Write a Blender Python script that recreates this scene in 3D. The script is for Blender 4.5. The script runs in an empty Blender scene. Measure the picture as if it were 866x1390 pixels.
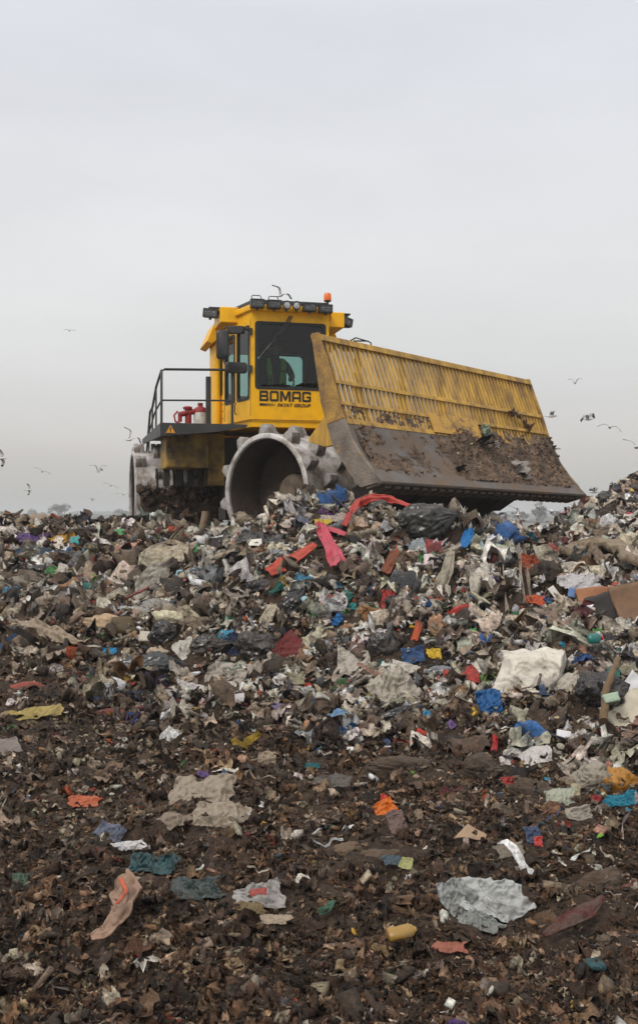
import bpy, bmesh, math, random
import numpy as np
from mathutils import Matrix, Vector
R = math.radians
rng = np.random.default_rng(7)
random.seed(7)
scene = bpy.context.scene
COL = scene.collection
CAMZ = 1.6
FOC = 1400.0          # focal length in pixels of the 866 x 1390 photograph

# ------------------------------------------------------------------ tags
def tag(o, label=None, cat=None, group=None, kind=None):
    if label: o['label'] = label
    if cat: o['category'] = cat
    if group: o['group'] = group
    if kind: o['kind'] = kind
    return o

def empty(name, loc=(0, 0, 0)):
    o = bpy.data.objects.new(name, None); COL.objects.link(o)
    o.location = loc; o.empty_display_size = .3
    return o

# ------------------------------------------------------------------ noise
_h = np.random.default_rng(3).random((64, 64, 64)) * 2 - 1
def vn(p):
    p = np.asarray(p, float); i = np.floor(p).astype(int); f = p - i
    f = f * f * (3 - 2 * f); a = i & 63; b = (i + 1) & 63
    x0, y0, z0 = a[..., 0], a[..., 1], a[..., 2]; x1, y1, z1 = b[..., 0], b[..., 1], b[..., 2]
    fx, fy, fz = f[..., 0], f[..., 1], f[..., 2]
    c00 = _h[x0, y0, z0] * (1 - fx) + _h[x1, y0, z0] * fx
    c10 = _h[x0, y1, z0] * (1 - fx) + _h[x1, y1, z0] * fx
    c01 = _h[x0, y0, z1] * (1 - fx) + _h[x1, y0, z1] * fx
    c11 = _h[x0, y1, z1] * (1 - fx) + _h[x1, y1, z1] * fx
    return (c00 * (1 - fy) + c10 * fy) * (1 - fz) + (c01 * (1 - fy) + c11 * fy) * fz
def fbm(p, o=4, g=.5):
    s = 0; a = 1; p = np.asarray(p, float)
    for k in range(o):
        s = s + a * vn(p * 2 ** k + 17.3 * k); a *= g
    return s

# ------------------------------------------------------------------ materials
def lin(r, g, b):
    f = lambda c: (c / 255 / 12.92) if c / 255 <= .04045 else ((c / 255 + .055) / 1.055) ** 2.4
    return (f(r), f(g), f(b))
MATS = {}
def new_mat(name):
    m = bpy.data.materials.new(name); m.use_nodes = True
    nt = m.node_tree; b = nt.nodes['Principled BSDF']
    return m, nt, b
def nd(nt, t, **kw):
    n = nt.nodes.new(t)
    for k, v in kw.items():
        if k in n.inputs: n.inputs[k].default_value = v
        else: setattr(n, k, v)
    return n
def mixc(nt, fac, a, b, bt='MIX'):
    n = nt.nodes.new('ShaderNodeMix'); n.data_type = 'RGBA'; n.blend_type = bt
    for s, v in ((0, fac), (6, a), (7, b)):
        if hasattr(v, 'links'): nt.links.new(v, n.inputs[s])
        else: n.inputs[s].default_value = v if s == 0 else (*v, 1)
    return n.outputs[2]
def ramp(nt, src, lo, hi):
    n = nt.nodes.new('ShaderNodeMapRange'); n.inputs[1].default_value = lo; n.inputs[2].default_value = hi
    nt.links.new(src, n.inputs[0]); return n.outputs[0]
def mat(name, col, rough=.6, metal=0., dirt=None, dscale=3., dlo=.5, dhi=.7, bump=0., bscale=30., streak=False, vary=.12, spec=.5, amount=1.):
    """plain colour + slight tonal variation + dirt patches with a shape of their own + bump"""
    if name in MATS: return MATS[name]
    m, nt, b = new_mat(name)
    tc = nd(nt, 'ShaderNodeTexCoord')
    mp = nd(nt, 'ShaderNodeMapping')
    nt.links.new(tc.outputs['Object'], mp.inputs[0])
    n1 = nd(nt, 'ShaderNodeTexNoise', Scale=dscale * 1.7, Detail=6.)
    nt.links.new(mp.outputs[0], n1.inputs['Vector'])
    c = mixc(nt, ramp(nt, n1.outputs[0], .3, .7), tuple(x * (1 - vary) for x in col), tuple(min(1, x * (1 + vary)) for x in col))
    if dirt:
        mp2 = nd(nt, 'ShaderNodeMapping')
        nt.links.new(tc.outputs['Object'], mp2.inputs[0])
        if streak: mp2.inputs['Scale'].default_value = (3.5, 3.5, .5)
        n2 = nd(nt, 'ShaderNodeTexNoise', Scale=dscale, Detail=9., Roughness=.68)
        nt.links.new(mp2.outputs[0], n2.inputs['Vector'])
        f = ramp(nt, n2.outputs[0], dlo, dhi)
        if amount < 1:
            mm = nd(nt, 'ShaderNodeMath', operation='MULTIPLY'); nt.links.new(f, mm.inputs[0]); mm.inputs[1].default_value = amount; f = mm.outputs[0]
        c = mixc(nt, f, c, dirt)
        nt.links.new(mixv(nt, f, rough, .9), b.inputs['Roughness'])
        if metal:
            nt.links.new(mixv(nt, f, metal, 0.), b.inputs['Metallic'])
    else:
        b.inputs['Roughness'].default_value = rough
        b.inputs['Metallic'].default_value = metal
    nt.links.new(c, b.inputs['Base Color'])
    b.inputs['Specular IOR Level'].default_value = spec
    if bump:
        n3 = nd(nt, 'ShaderNodeTexNoise', Scale=bscale, Detail=5.)
        nt.links.new(tc.outputs['Object'], n3.inputs['Vector'])
        bp = nd(nt, 'ShaderNodeBump', Strength=bump, Distance=.02)
        nt.links.new(n3.outputs[0], bp.inputs['Height']); nt.links.new(bp.outputs[0], b.inputs['Normal'])
    MATS[name] = m
    return m
def mixv(nt, f, a, b):
    n = nt.nodes.new('ShaderNodeMix'); n.data_type = 'FLOAT'
    nt.links.new(f, n.inputs[0]); n.inputs[2].default_value = a; n.inputs[3].default_value = b
    return n.outputs[0]

def attr_mat(name, rough, dirt_amt, bump=.5, bscale=60., trans=0., pr=.35):
    # litter: the colour of each piece is its 'col' attribute, with printed and faded patches and brown soiling
    m, nt, b = new_mat(name)
    at = nd(nt, 'ShaderNodeAttribute', attribute_name='col')
    tc = nd(nt, 'ShaderNodeTexCoord')
    n0 = nd(nt, 'ShaderNodeTexNoise', Scale=26., Detail=4., Roughness=.6, Distortion=.8)
    nt.links.new(tc.outputs['Object'], n0.inputs['Vector'])
    k = nt.nodes.new('ShaderNodeMapRange'); k.inputs[1].default_value = .36; k.inputs[2].default_value = .64; k.inputs[3].default_value = 1 - pr; k.inputs[4].default_value = 1 + pr
    nt.links.new(n0.outputs[0], k.inputs[0])
    sc = nd(nt, 'ShaderNodeVectorMath', operation='SCALE'); nt.links.new(at.outputs['Color'], sc.inputs[0]); nt.links.new(k.outputs[0], sc.inputs['Scale'])
    n = nd(nt, 'ShaderNodeTexNoise', Scale=12., Detail=9., Roughness=.75)
    nt.links.new(tc.outputs['Object'], n.inputs['Vector'])
    f = ramp(nt, n.outputs[0], .47, .70)
    mm = nd(nt, 'ShaderNodeMath', operation='MULTIPLY'); nt.links.new(f, mm.inputs[0]); mm.inputs[1].default_value = dirt_amt
    c = mixc(nt, mm.outputs[0], sc.outputs[0], (.094, .060, .037))
    nt.links.new(c, b.inputs['Base Color'])
    nt.links.new(mixv(nt, f, rough, .85), b.inputs['Roughness'])
    n3 = nd(nt, 'ShaderNodeTexNoise', Scale=bscale, Detail=5., Roughness=.6, Distortion=1.6)
    nt.links.new(tc.outputs['Object'], n3.inputs['Vector'])
    ab = nd(nt, 'ShaderNodeMath', operation='SUBTRACT'); nt.links.new(n3.outputs[0], ab.inputs[0]); ab.inputs[1].default_value = .5
    a2 = nd(nt, 'ShaderNodeMath', operation='ABSOLUTE'); nt.links.new(ab.outputs[0], a2.inputs[0])
    bp = nd(nt, 'ShaderNodeBump', Strength=bump, Distance=.05)
    nt.links.new(a2.outputs[0], bp.inputs['Height']); nt.links.new(bp.outputs[0], b.inputs['Normal'])
    return m

BROWN = (.060, .042, .030)
RUST = (.11, .055, .026)
YEL = mat('yellow_paint', (.88, .46, .004), .42, dirt=(.34, .20, .05), dscale=3.4, dlo=.50, dhi=.76, vary=.06, amount=.6, spec=.3)
YELD = mat('dirty_yellow_paint', (.58, .335, .045), .6, dirt=(.18, .11, .055), dscale=1.5, dlo=.38, dhi=.68, streak=True, bump=.25, vary=.15)
YELM = mat('mud_caked_yellow_paint', (.44, .25, .045), .7, dirt=(.13, .085, .055), dscale=2.6, dlo=.36, dhi=.60, bump=.5, vary=.2)
YELS = mat('sooty_yellow_paint', (.42, .25, .03), .6, dirt=(.045, .034, .022), dscale=1.8, dlo=.38, dhi=.62, vary=.2, bump=.2)
STEEL = mat('worn_blade_steel', (.125, .112, .104), .45, .5, dirt=(.135, .092, .062), dscale=1.7, dlo=.40, dhi=.60, bump=.3, bscale=14, vary=.25)
EDGE = mat('cutting_edge_steel', (.09, .075, .064), .6, .4, dirt=(.085, .058, .04), dscale=3, dlo=.42, dhi=.66, bump=.3)
DRUM = mat('polished_drum_steel', (.64, .62, .605), .38, .6, dirt=(.14, .105, .08), dscale=3.2, dlo=.42, dhi=.66, bump=.25, bscale=18, vary=.14)
TOOTH = mat('scuffed_tooth_steel', (.46, .45, .44), .5, .4, dirt=(.13, .10, .075), dscale=6, dlo=.40, dhi=.64, bump=.2, vary=.15)
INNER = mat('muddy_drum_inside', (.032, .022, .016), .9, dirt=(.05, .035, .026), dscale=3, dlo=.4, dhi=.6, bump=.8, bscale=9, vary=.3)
HUBM = mat('dusty_hub', (.17, .13, .095), .9, dirt=BROWN, dscale=5, dlo=.45, dhi=.7, bump=.6, bscale=25)
BLACK = mat('black_plastic', (.018, .018, .019), .45, vary=.2, bump=.1)
RUBBER = mat('black_rubber', (.012, .012, .012), .6)
DARKSTEEL = mat('black_painted_steel', (.030, .031, .032), .5, dirt=(.07, .055, .042), dscale=3, dlo=.52, dhi=.8, vary=.2)
GREASE = mat('oily_dark_chassis', (.022, .018, .015), .6, dirt=(.05, .037, .028), dscale=4, dlo=.45, dhi=.65, bump=.5, bscale=12)
LENS = mat('lamp_lens', (.45, .46, .47), .18, .3, dirt=(.08, .07, .06), dscale=20, dlo=.5, dhi=.7)
ORANGE = mat('orange_beacon_plastic', (.85, .16, .01), .25)
REDP = mat('red_enamel', (.33, .02, .02), .4, dirt=(.1, .03, .02), dscale=9, dlo=.5, dhi=.7)
WHITEP = mat('off_white_enamel', (.62, .60, .55), .45, dirt=(.25, .2, .15), dscale=8, dlo=.5, dhi=.75)
LETTER = mat('black_lettering', (.013, .012, .011), .5)
WARN = mat('orange_warning_sticker', (.62, .26, .01), .5)
CABIN = mat('dark_cab_lining', (.028, .028, .03), .85)
SEATM = mat('dark_seat_cloth', (.02, .02, .022), .9)
m, nt, b = new_mat('tinted_cab_glass')
b.inputs['Base Color'].default_value = (.6, .8, .75, 1)
tr = nd(nt, 'ShaderNodeBsdfTransparent'); tr.inputs[0].default_value = (.44, .62, .58, 1)
gl = nd(nt, 'ShaderNodeBsdfGlossy'); gl.inputs['Roughness'].default_value = .02
fr = nd(nt, 'ShaderNodeFresnel', IOR=1.5)
mx = nd(nt, 'ShaderNodeMixShader')
nt.links.new(fr.outputs[0], mx.inputs[0]); nt.links.new(tr.outputs[0], mx.inputs[1]); nt.links.new(gl.outputs[0], mx.inputs[2])
nt.links.new(mx.outputs[0], nt.nodes['Material Output'].inputs['Surface'])
GLASS = m

# ------------------------------------------------------------------ mesh builder
class MB:
    def __init__(s): s.v = []; s.f = []; s.mi = []
    def add(s, vs, fs, mi=0):
        k = len(s.v); s.v += [tuple(map(float, p)) for p in vs]; s.f += [tuple(i + k for i in f) for f in fs]; s.mi += [mi] * len(fs); return s
    def box(s, x0, x1, y0, y1, z0, z1, M=None, mi=0):
        vs = [(x, y, z) for x in (x0, x1) for y in (y0, y1) for z in (z0, z1)]
        if M is not None: vs = [tuple(M @ Vector(p)) for p in vs]
        return s.add(vs, [(0, 1, 3, 2), (4, 6, 7, 5), (0, 4, 5, 1), (2, 3, 7, 6), (0, 2, 6, 4), (1, 5, 7, 3)], mi)
    def prism(s, pts, ext, mi=0):
        n = len(pts); e = Vector(ext); vs = [tuple(Vector(p)) for p in pts] + [tuple(Vector(p) + e) for p in pts]
        fs = [tuple(range(n))[::-1], tuple(range(n, 2 * n))] + [(i, (i + 1) % n, n + (i + 1) % n, n + i) for i in range(n)]
        return s.add(vs, fs, mi)
    def tube(s, path, r, n=8, mi=0, caps=True):
        P = [Vector(p) for p in path]; rs = r if isinstance(r, (list, tuple)) else [r] * len(P)
        vs = []; up = None
        for i, p in enumerate(P):
            d = (P[min(i + 1, len(P) - 1)] - P[max(i - 1, 0)]).normalized()
            if up is None: up = Vector((0, 0, 1)) if abs(d.z) < .9 else Vector((1, 0, 0))
            a = d.cross(up).normalized(); up = a.cross(d).normalized()
            for k in range(n):
                t = 2 * math.pi * k / n; vs.append(p + (a * math.cos(t) + up * math.sin(t)) * rs[i])
        fs = [(i * n + k, i * n + (k + 1) % n, (i + 1) * n + (k + 1) % n, (i + 1) * n + k) for i in range(len(P) - 1) for k in range(n)]
        if caps: fs += [tuple(range(n))[::-1], tuple(range((len(P) - 1) * n, len(P) * n))]
        return s.add(vs, fs, mi)
    def lathe(s, prof, n=32, axis='z', c=(0, 0, 0), mi=0, close=False):
        """prof = (radius, height) pairs round the axis through c"""
        vs = []
        for r, h in prof:
            for k in range(n):
                t = 2 * math.pi * k / n; a, b_ = r * math.cos(t), r * math.sin(t)
                q = (h, a, b_) if axis == 'x' else ((b_, h, a) if axis == 'y' else (a, b_, h))
                vs.append((q[0] + c[0], q[1] + c[1], q[2] + c[2]))
        m_ = len(prof); fs = [(i * n + k, i * n + (k + 1) % n, (i + 1) * n + (k + 1) % n, (i + 1) * n + k) for i in range(m_ - 1) for k in range(n)]
        if close: fs += [((m_ - 1) * n + k, (m_ - 1) * n + (k + 1) % n, (k + 1) % n, k) for k in range(n)]
        return s.add(vs, fs, mi)
    def build(s, name, mats, parent=None, smooth=False, bevel=0., mw=None, seg=2):
        me = bpy.data.meshes.new(name); me.from_pydata(s.v, [], s.f)
        mats = mats if isinstance(mats, (list, tuple)) else [mats]
        for m_ in mats: me.materials.append(m_)
        me.polygons.foreach_set('material_index', s.mi)
        bm = bmesh.new(); bm.from_mesh(me); bmesh.ops.recalc_face_normals(bm, faces=bm.faces); bm.to_mesh(me); bm.free()
        o = bpy.data.objects.new(name, me); COL.objects.link(o)
        if parent: o.parent = parent
        if mw is not None: o.matrix_local = mw
        if smooth: me.shade_smooth()
        if smooth == 'auto':
            me.set_sharp_from_angle(angle=R(38))
        if bevel:
            bv = o.modifiers.new('edge', 'BEVEL'); bv.width = bevel; bv.segments = seg; bv.limit_method = 'ANGLE'; bv.angle_limit = R(40)
        me.update()
        return o

def np_mesh(name, V, faces_list, mats, col=None, smooth=False, parent=None):
    """V (n,3); faces_list = list of (m,k) index arrays"""
    me = bpy.data.meshes.new(name)
    me.vertices.add(len(V)); me.vertices.foreach_set('co', np.ascontiguousarray(V, dtype=np.float32).ravel())
    nl = sum(f.size for f in faces_list); npoly = sum(len(f) for f in faces_list)
    me.loops.add(nl); me.polygons.add(npoly)
    me.loops.foreach_set('vertex_index', np.concatenate([f.ravel() for f in faces_list]).astype(np.int32))
    tot = np.concatenate([np.full(len(f), f.shape[1]) for f in faces_list]).astype(np.int32)
    me.polygons.foreach_set('loop_start', (np.cumsum(tot) - tot).astype(np.int32))
    me.update(calc_edges=True)
    for m_ in (mats if isinstance(mats, (list, tuple)) else [mats]): me.materials.append(m_)
    if col is not None:
        a = me.attributes.new('col', 'FLOAT_COLOR', 'POINT')
        a.data.foreach_set('color', np.concatenate([col, np.ones((len(col), 1))], 1).astype(np.float32).ravel())
    if smooth: me.shade_smooth()
    o = bpy.data.objects.new(name, me); COL.objects.link(o)
    if parent: o.parent = parent
    return o

def grid_faces(nu, nv, wrap=False):
    i = np.arange(nv - 1)[:, None] * nu; j = np.arange(nu if wrap else nu - 1)[None, :]
    j2 = (j + 1) % nu
    return np.stack([i + j, i + j2, i + nu + j2, i + nu + j], -1).reshape(-1, 4)

# ------------------------------------------------------------------ terrain
TX = [-16, -8, -5.5, -4, -2.5, -1, .5, 2, 3.5, 5, 7, 10, 16]
TY = [-3, 3, 5, 6.5, 8, 9.3, 10.5, 12, 14, 16, 19, 23, 30, 60, 110]
TZ = np.array([
    [0] * 13,
    [0] * 13,
    [0, 0, 0, 0, 0, 0, .02, .05, .1, .2, .3, .3, .3],
    [0, 0, 0, 0, .02, .03, .05, .18, .3, .4, .5, .5, .5],
    [.1, .1, .1, .1, .1, .05, .13, .38, .52, .6, .8, .8, .8],
    [.3, .3, .25, .2, .2, .38, .65, .68, .68, .8, 1., 1., 1.],
    [.5, .5, .45, .35, .38, .90, 1.18, 1.07, .84, .95, 1.3, 1.3, 1.3],
    [.7, .7, .6, .42, .45, 1.34, 1.54, 1.28, .85, 1.05, 1.5, 1.6, 1.6],
    [1.0, 1.0, .8, .74, .88, 1.26, 1.10, 1.02, .98, 1.38, 1.9, 2., 2.],
    [1.28, 1.28, 1.26, 1.26, 1.27, 1.08, 1.0, .98, 1.06, 1.80, 2.5, 2.6, 2.6],
    [1.36, 1.36, 1.36, 1.28, 1.1, 1.0, .95, .95, 1.02, 1.4, 2.6, 3., 3.],
    [1.2, 1.2, 1.2, 1.15, 1.0, .9, .9, .9, 1.0, 1.15, 2.3, 2.8, 2.8],
    [.6, .6, .6, .5, .4, .3, .3, .3, .3, .4, 1., 1., 1.],
    [-3.2] * 13,
    [-4.] * 13], float)
def _cr(t):
    t2, t3 = t * t, t * t * t
    return [-.5 * t + t2 - .5 * t3, 1 - 2.5 * t2 + 1.5 * t3, .5 * t + 2 * t2 - 1.5 * t3, -.5 * t2 + .5 * t3]
def base_h(X, Y):
    X = np.asarray(X, float); Y = np.asarray(Y, float)
    u = np.interp(X, TX, np.arange(13)); v = np.interp(Y, TY, np.arange(15))
    iu = np.clip(np.floor(u).astype(int), 0, 11); iv = np.clip(np.floor(v).astype(int), 0, 13)
    wu = _cr(u - iu); wv = _cr(v - iv); z = 0
    for a in range(4):
        for b_ in range(4):
            z = z + wv[a] * wu[b_] * TZ[np.clip(iv + a - 1, 0, 14), np.clip(iu + b_ - 1, 0, 12)]
    return z
def heapness(X, Y):
    """0 = churned soil, 1 = loose rubbish"""
    toe = np.interp(X, [-6, -3.5, -2, -1, 0, .9, 1.6, 2.4, 4], [12.5, 11.2, 9.4, 8.6, 7.55, 7.2, 6.5, 5.3, 4.6])
    P = np.stack([X * .9, Y * .9, X * 0 + 4.2], -1)
    toe = toe + .55 * vn(P) + .3 * vn(P * 3.1)
    return np.clip((Y - toe) / 1.9 + .5, 0, 1)
def height(X, Y):
    X = np.asarray(X, float); Y = np.asarray(Y, float)
    z = base_h(X, Y) - .07 * np.clip((Y - 8) / 3, 0, 1)
    z = z + .17 * np.exp(-((X + .05) / .55) ** 2 - ((Y - 12.2) / .6) ** 2)
    near = np.clip((45 - Y) / 20, 0, 1)
    P = np.stack([X, Y, X * 0 + 1.5], -1)
    h = heapness(X, Y)
    z = z + near * ((.05 + .07 * h) * vn(P * 1.1) + (.06 + .08 * h) * vn(P * 2.7 + 5) + .036 * vn(P * 6.1 + 9))
    return z
def fine_h(X, Y):
    z = height(X, Y)
    P = np.stack([X, Y, X * 0 + 7.5], -1)
    near = np.clip((30 - Y) / 10, 0, 1)
    return z + near * (.022 * (1 - 2 * np.abs(vn(P * 9))) + .012 * vn(P * 21) + .008 * (1 - 2 * np.abs(vn(P * 37 + 3))))

def hit(px, py):
    """point of the terrain seen at a place in the photograph"""
    Y = np.geomspace(2.6, 40, 4000); X = (px - 433) / FOC * Y; Z = CAMZ - (py - 697) / FOC * Y
    g = height(X, Y) - Z; k = np.argmax(g >= 0)
    if k == 0: k = np.argmax(np.where(Y < 17, g * 10 / Y, -9))      # just over the crest: nearest point below the line of sight
    return float(X[k]), float(Y[k]), float(height(X[k], Y[k]))

ys = [-3.]
while ys[-1] < 5000:
    y = ys[-1]
    ys.append(y + (max(.014, .0048 * y) if 2.4 < y < 21 else (.35 if y < 2.4 else .05 * y)))
ys = np.array(ys)
us = np.linspace(-1.05, 1.05, 900)
GX = us[None, :] * (ys[:, None] + 4); GY = np.repeat(ys[:, None], len(us), 1)
GZ = fine_h(GX, GY)
V = np.stack([GX, GY, GZ], -1).reshape(-1, 3)
m, nt, b = new_mat('churned_soil')
tc = nd(nt, 'ShaderNodeTexCoord')
n1 = nd(nt, 'ShaderNodeTexNoise', Scale=2.2, Detail=10., Roughness=.72)
n2 = nd(nt, 'ShaderNodeTexNoise', Scale=34., Detail=8., Roughness=.75, Distortion=.6)
vo = nd(nt, 'ShaderNodeTexVoronoi', Scale=46.)
for n in (n1, n2, vo): nt.links.new(tc.outputs['Object'], n.inputs['Vector'])
c = mixc(nt, ramp(nt, n1.outputs[0], .35, .65), (.022, .0135, .0085), (.062, .040, .026))
c = mixc(nt, ramp(nt, n2.outputs[0], .50, .72), c, (.115, .080, .054))
geo = nd(nt, 'ShaderNodeNewGeometry'); sx = nd(nt, 'ShaderNodeSeparateXYZ'); nt.links.new(geo.outputs['Position'], sx.inputs[0])
c = mixc(nt, ramp(nt, sx.outputs[1], 60., 120.), c, (.10, .10, .055))
nt.links.new(c, b.inputs['Base Color']); b.inputs['Roughness'].default_value = .85; b.inputs['Specular IOR Level'].default_value = .3
ad = nd(nt, 'ShaderNodeMath', operation='ADD'); nt.links.new(n2.outputs[0], ad.inputs[0]); nt.links.new(vo.outputs['Distance'], ad.inputs[1])
bp = nd(nt, 'ShaderNodeBump', Strength=.9, Distance=.02); nt.links.new(ad.outputs[0], bp.inputs['Height']); nt.links.new(bp.outputs[0], b.inputs['Normal'])
g = np_mesh('ground', V, [grid_faces(len(us), len(ys))], m, smooth=True)
tag(g, 'churned dark brown soil rising into the rubbish heap', 'ground', kind='structure')

# ------------------------------------------------------------------ litter templates
def crumple_sheet(n, asp, amp, nf, r, curl=0.):
    u, v = np.meshgrid(np.linspace(-.5, .5, n), np.linspace(-.5, .5, n))
    P = np.stack([u.ravel(), v.ravel(), 0 * u.ravel()], -1)
    o = r.random(3) * 50
    P[:, 0] += .16 * vn(P * 2.3 + o); P[:, 1] += .16 * vn(P * 2.3 + o + 9)
    P[:, 1] *= asp
    for k in range(nf):
        a = r.random() * math.pi; lam = .12 + .5 * r.random(); d = P[:, 0] * math.cos(a) + P[:, 1] * math.sin(a) + .1 * vn(P * 3 + o + k)
        t = d / lam + r.random(); P[:, 2] += amp * lam * (np.abs((t % 1) * 2 - 1) - .5)
    P[:, 2] += amp * .5 * vn(P * 3 + o + 3)
    if curl:
        a = curl * P[:, 0]; R0 = 1 / curl
        x = np.sin(a) * (R0 - P[:, 2]); z = R0 - np.cos(a) * (R0 - P[:, 2]); P[:, 0] = x; P[:, 2] = z
    return P
def ico(sub):
    bm = bmesh.new(); bmesh.ops.create_icosphere(bm, subdivisions=sub, radius=.5)
    V = np.array([v.co[:] for v in bm.verts]); F = np.array([[v.index for v in f.verts] for f in bm.faces]); bm.free()
    return V, F
ICO2 = ico(2); ICO1 = ico(1)
def wad(base, r, amp=.55):
    V, F = base; P = V.copy(); o = r.random(3) * 50
    s = 1 + amp * vn(P * 3.5 + o) + amp * .6 * (1 - 2 * np.abs(vn(P * 6 + o)))
    P = P * s[:, None] * np.array([1, .6 + .4 * r.random(), .4 + .4 * r.random()])
    return P
def ribbon(n, w, r):
    t = np.linspace(-.5, .5, n); o = r.random(3) * 50
    c = np.stack([t, .12 * vn(np.stack([t * 4 + o[0], t * 0 + o[1], t * 0], -1)), .16 * vn(np.stack([t * 4 + o[2], t * 0, t * 0 + o[0]], -1))], -1)
    a = 1.6 * vn(np.stack([t * 3 + o[1], t * 0 + .5, t * 0], -1)) + r.random() * 3
    d = np.stack([0 * t, np.cos(a), np.sin(a)], -1) * w * (.6 + .4 * np.cos(t * 2.5))[:, None]
    return np.concatenate([c - d, c + d])
def rotmats(n, tilt, r, yaw=None):
    """random yaw, then tipping by a random angle up to tilt"""
    yw = r.random(n) * 2 * math.pi if yaw is None else yaw; ax = r.random(n) * 2 * math.pi; an = tilt * np.sqrt(r.random(n))
    cz, sz = np.cos(yw), np.sin(yw)
    Z = np.zeros((n, 3, 3)); Z[:, 0, 0] = cz; Z[:, 0, 1] = -sz; Z[:, 1, 0] = sz; Z[:, 1, 1] = cz; Z[:, 2, 2] = 1
    kx, ky = np.cos(ax), np.sin(ax); c, s = np.cos(an), np.sin(an); C = 1 - c
    A = np.zeros((n, 3, 3))
    A[:, 0, 0] = c + kx * kx * C; A[:, 0, 1] = kx * ky * C; A[:, 0, 2] = ky * s
    A[:, 1, 0] = kx * ky * C; A[:, 1, 1] = c + ky * ky * C; A[:, 1, 2] = -kx * s
    A[:, 2, 0] = -ky * s; A[:, 2, 1] = kx * s; A[:, 2, 2] = c
    return A @ Z
def scatter(templates, pos, size, col, tilt, r, lift=.25, jit=.12):
    """every piece: a template, turned, sized, put at pos; returns V, faces, colours"""
    n = len(pos); which = r.integers(0, len(templates), n); Vs, Fs, Cs = [], {}, []; off = 0
    for k, (P, F) in enumerate(templates):
        ids = np.nonzero(which == k)[0]
        if not len(ids): continue
        Rm = rotmats(len(ids), tilt, r)
        sc = size[ids][:, None, None] * np.stack([np.ones(len(ids)), .7 + .6 * r.random(len(ids)), .7 + .8 * r.random(len(ids))], -1)[:, None, :]
        W = np.einsum('nij,nvj->nvi', Rm, P[None] * sc) + pos[ids][:, None, :]
        W[:, :, 2] += size[ids][:, None] * lift
        nv = len(P); Vs.append(W.reshape(-1, 3))
        base = off + np.arange(len(ids))[:, None, None] * nv
        Fs.setdefault(F.shape[1], []).append((F[None] + base).reshape(-1, F.shape[1])); off += nv * len(ids)
        vj = 1 + jit * (r.random((len(ids), nv, 1)) - .5) * 2
        Cs.append((col[ids][:, None, :] * vj).reshape(-1, 3))
    return np.concatenate(Vs), [np.concatenate(f) for f in Fs.values()], np.clip(np.concatenate(Cs), 0, 1)

g4 = grid_faces(4, 4); g5 = grid_faces(5, 5); g9 = grid_faces(9, 9)
ICO3 = ico(3)
def soft_sheet(n, asp, amp, r, roll=0.):
    """scrap of film: rounded uneven outline, a few creases, edges curled"""
    u, v = np.meshgrid(np.linspace(-1, 1, n), np.linspace(-1, 1, n)); u, v = u.ravel(), v.ravel()
    x = u * np.sqrt(1 - .5 * v * v); y = v * np.sqrt(1 - .5 * u * u); k = .45 * r.random()
    P = np.stack([x * (1 - k) + u * k, y * (1 - k) + v * k, 0 * u], -1) * .5
    o = r.random(3) * 50; q = P * 2.6 + o
    P[:, 0] += .15 * vn(q); P[:, 1] += .15 * vn(q + 9)
    P[:, 1] *= asp
    for j in range(4):
        a_ = r.random() * math.pi; lam = .16 + .34 * r.random(); d = P[:, 0] * math.cos(a_) + P[:, 1] * math.sin(a_) + .12 * vn(P * 3 + o + j)
        P[:, 2] += amp * lam * .6 * (np.abs(((d / lam + r.random()) % 1) * 2 - 1) - .5)
    P[:, 2] += amp * .5 * vn(P * 2.6 + o + 3) + amp * .18 * vn(P * 7 + o)
    if roll:
        a_ = roll * P[:, 0]; R0 = 1 / roll; xx = np.sin(a_) * (R0 - P[:, 2]); zz = R0 - np.cos(a_) * (R0 - P[:, 2]); P[:, 0] = xx; P[:, 2] = zz
    return P
def clump(base, r, amp=.3):
    """crumpled bag: rounded body with sharp creases"""
    V, F = base; o = r.random(3) * 50; P = V.copy()
    W = P + .22 * np.stack([vn(P * 2.4 + o), vn(P * 2.4 + o + 5), vn(P * 2.4 + o + 11)], -1)
    s = 1 + amp * vn(W * 3 + o) + amp * .9 * (.5 - np.abs(vn(W * 5.5 + o + 3)) * 2) + amp * .45 * (.5 - np.abs(vn(W * 11 + o)) * 2)
    P = W * s[:, None] * np.array([1.1, .7 + .3 * r.random(), .45 + .35 * r.random()])
    return P
rr = np.random.default_rng(11)
T_SHEET = [(soft_sheet(9, .45 + .5 * rr.random(), .55 + .6 * rr.random(), rr, roll=rr.choice([0.01, 1.5, 2.6, -2.2])), g9) for _ in range(26)]
T_WAD = [(clump(ICO2, rr, .34), ICO2[1]) for _ in range(18)]
T_BAG = [(clump(ICO3, rr, .30), ICO3[1]) for _ in range(14)]
def twist(r):
    """long crumpled strand of film"""
    V, F = ICO3 if r.random() < .5 else ICO2; P = clump((V, F), r, .34); P[:, 0] *= 1.9; P[:, 1] *= .55; P[:, 2] *= .6
    a_ = 2.2 * (r.random() - .5) * P[:, 0] * 2; y, z = P[:, 1].copy(), P[:, 2].copy(); P[:, 1] = y * np.cos(a_) - z * np.sin(a_) + .22 * np.sin(P[:, 0] * 3.2 + r.random() * 6); P[:, 2] = y * np.sin(a_) + z * np.cos(a_) + .12 * np.sin(P[:, 0] * 4 + r.random() * 6)
    return P, F
T_TWIST = [twist(rr) for _ in range(18)]
T_RIB = []
for _ in range(12):
    P = ribbon(9, .05 + .09 * rr.random(), rr); T_RIB.append((P, grid_faces(9, 2)))
T_FLAKE = [(soft_sheet(5, .30 + .6 * rr.random(), .6, rr, roll=rr.choice([.01, 1.5, -2.])), g5) for _ in range(24)]
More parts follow.
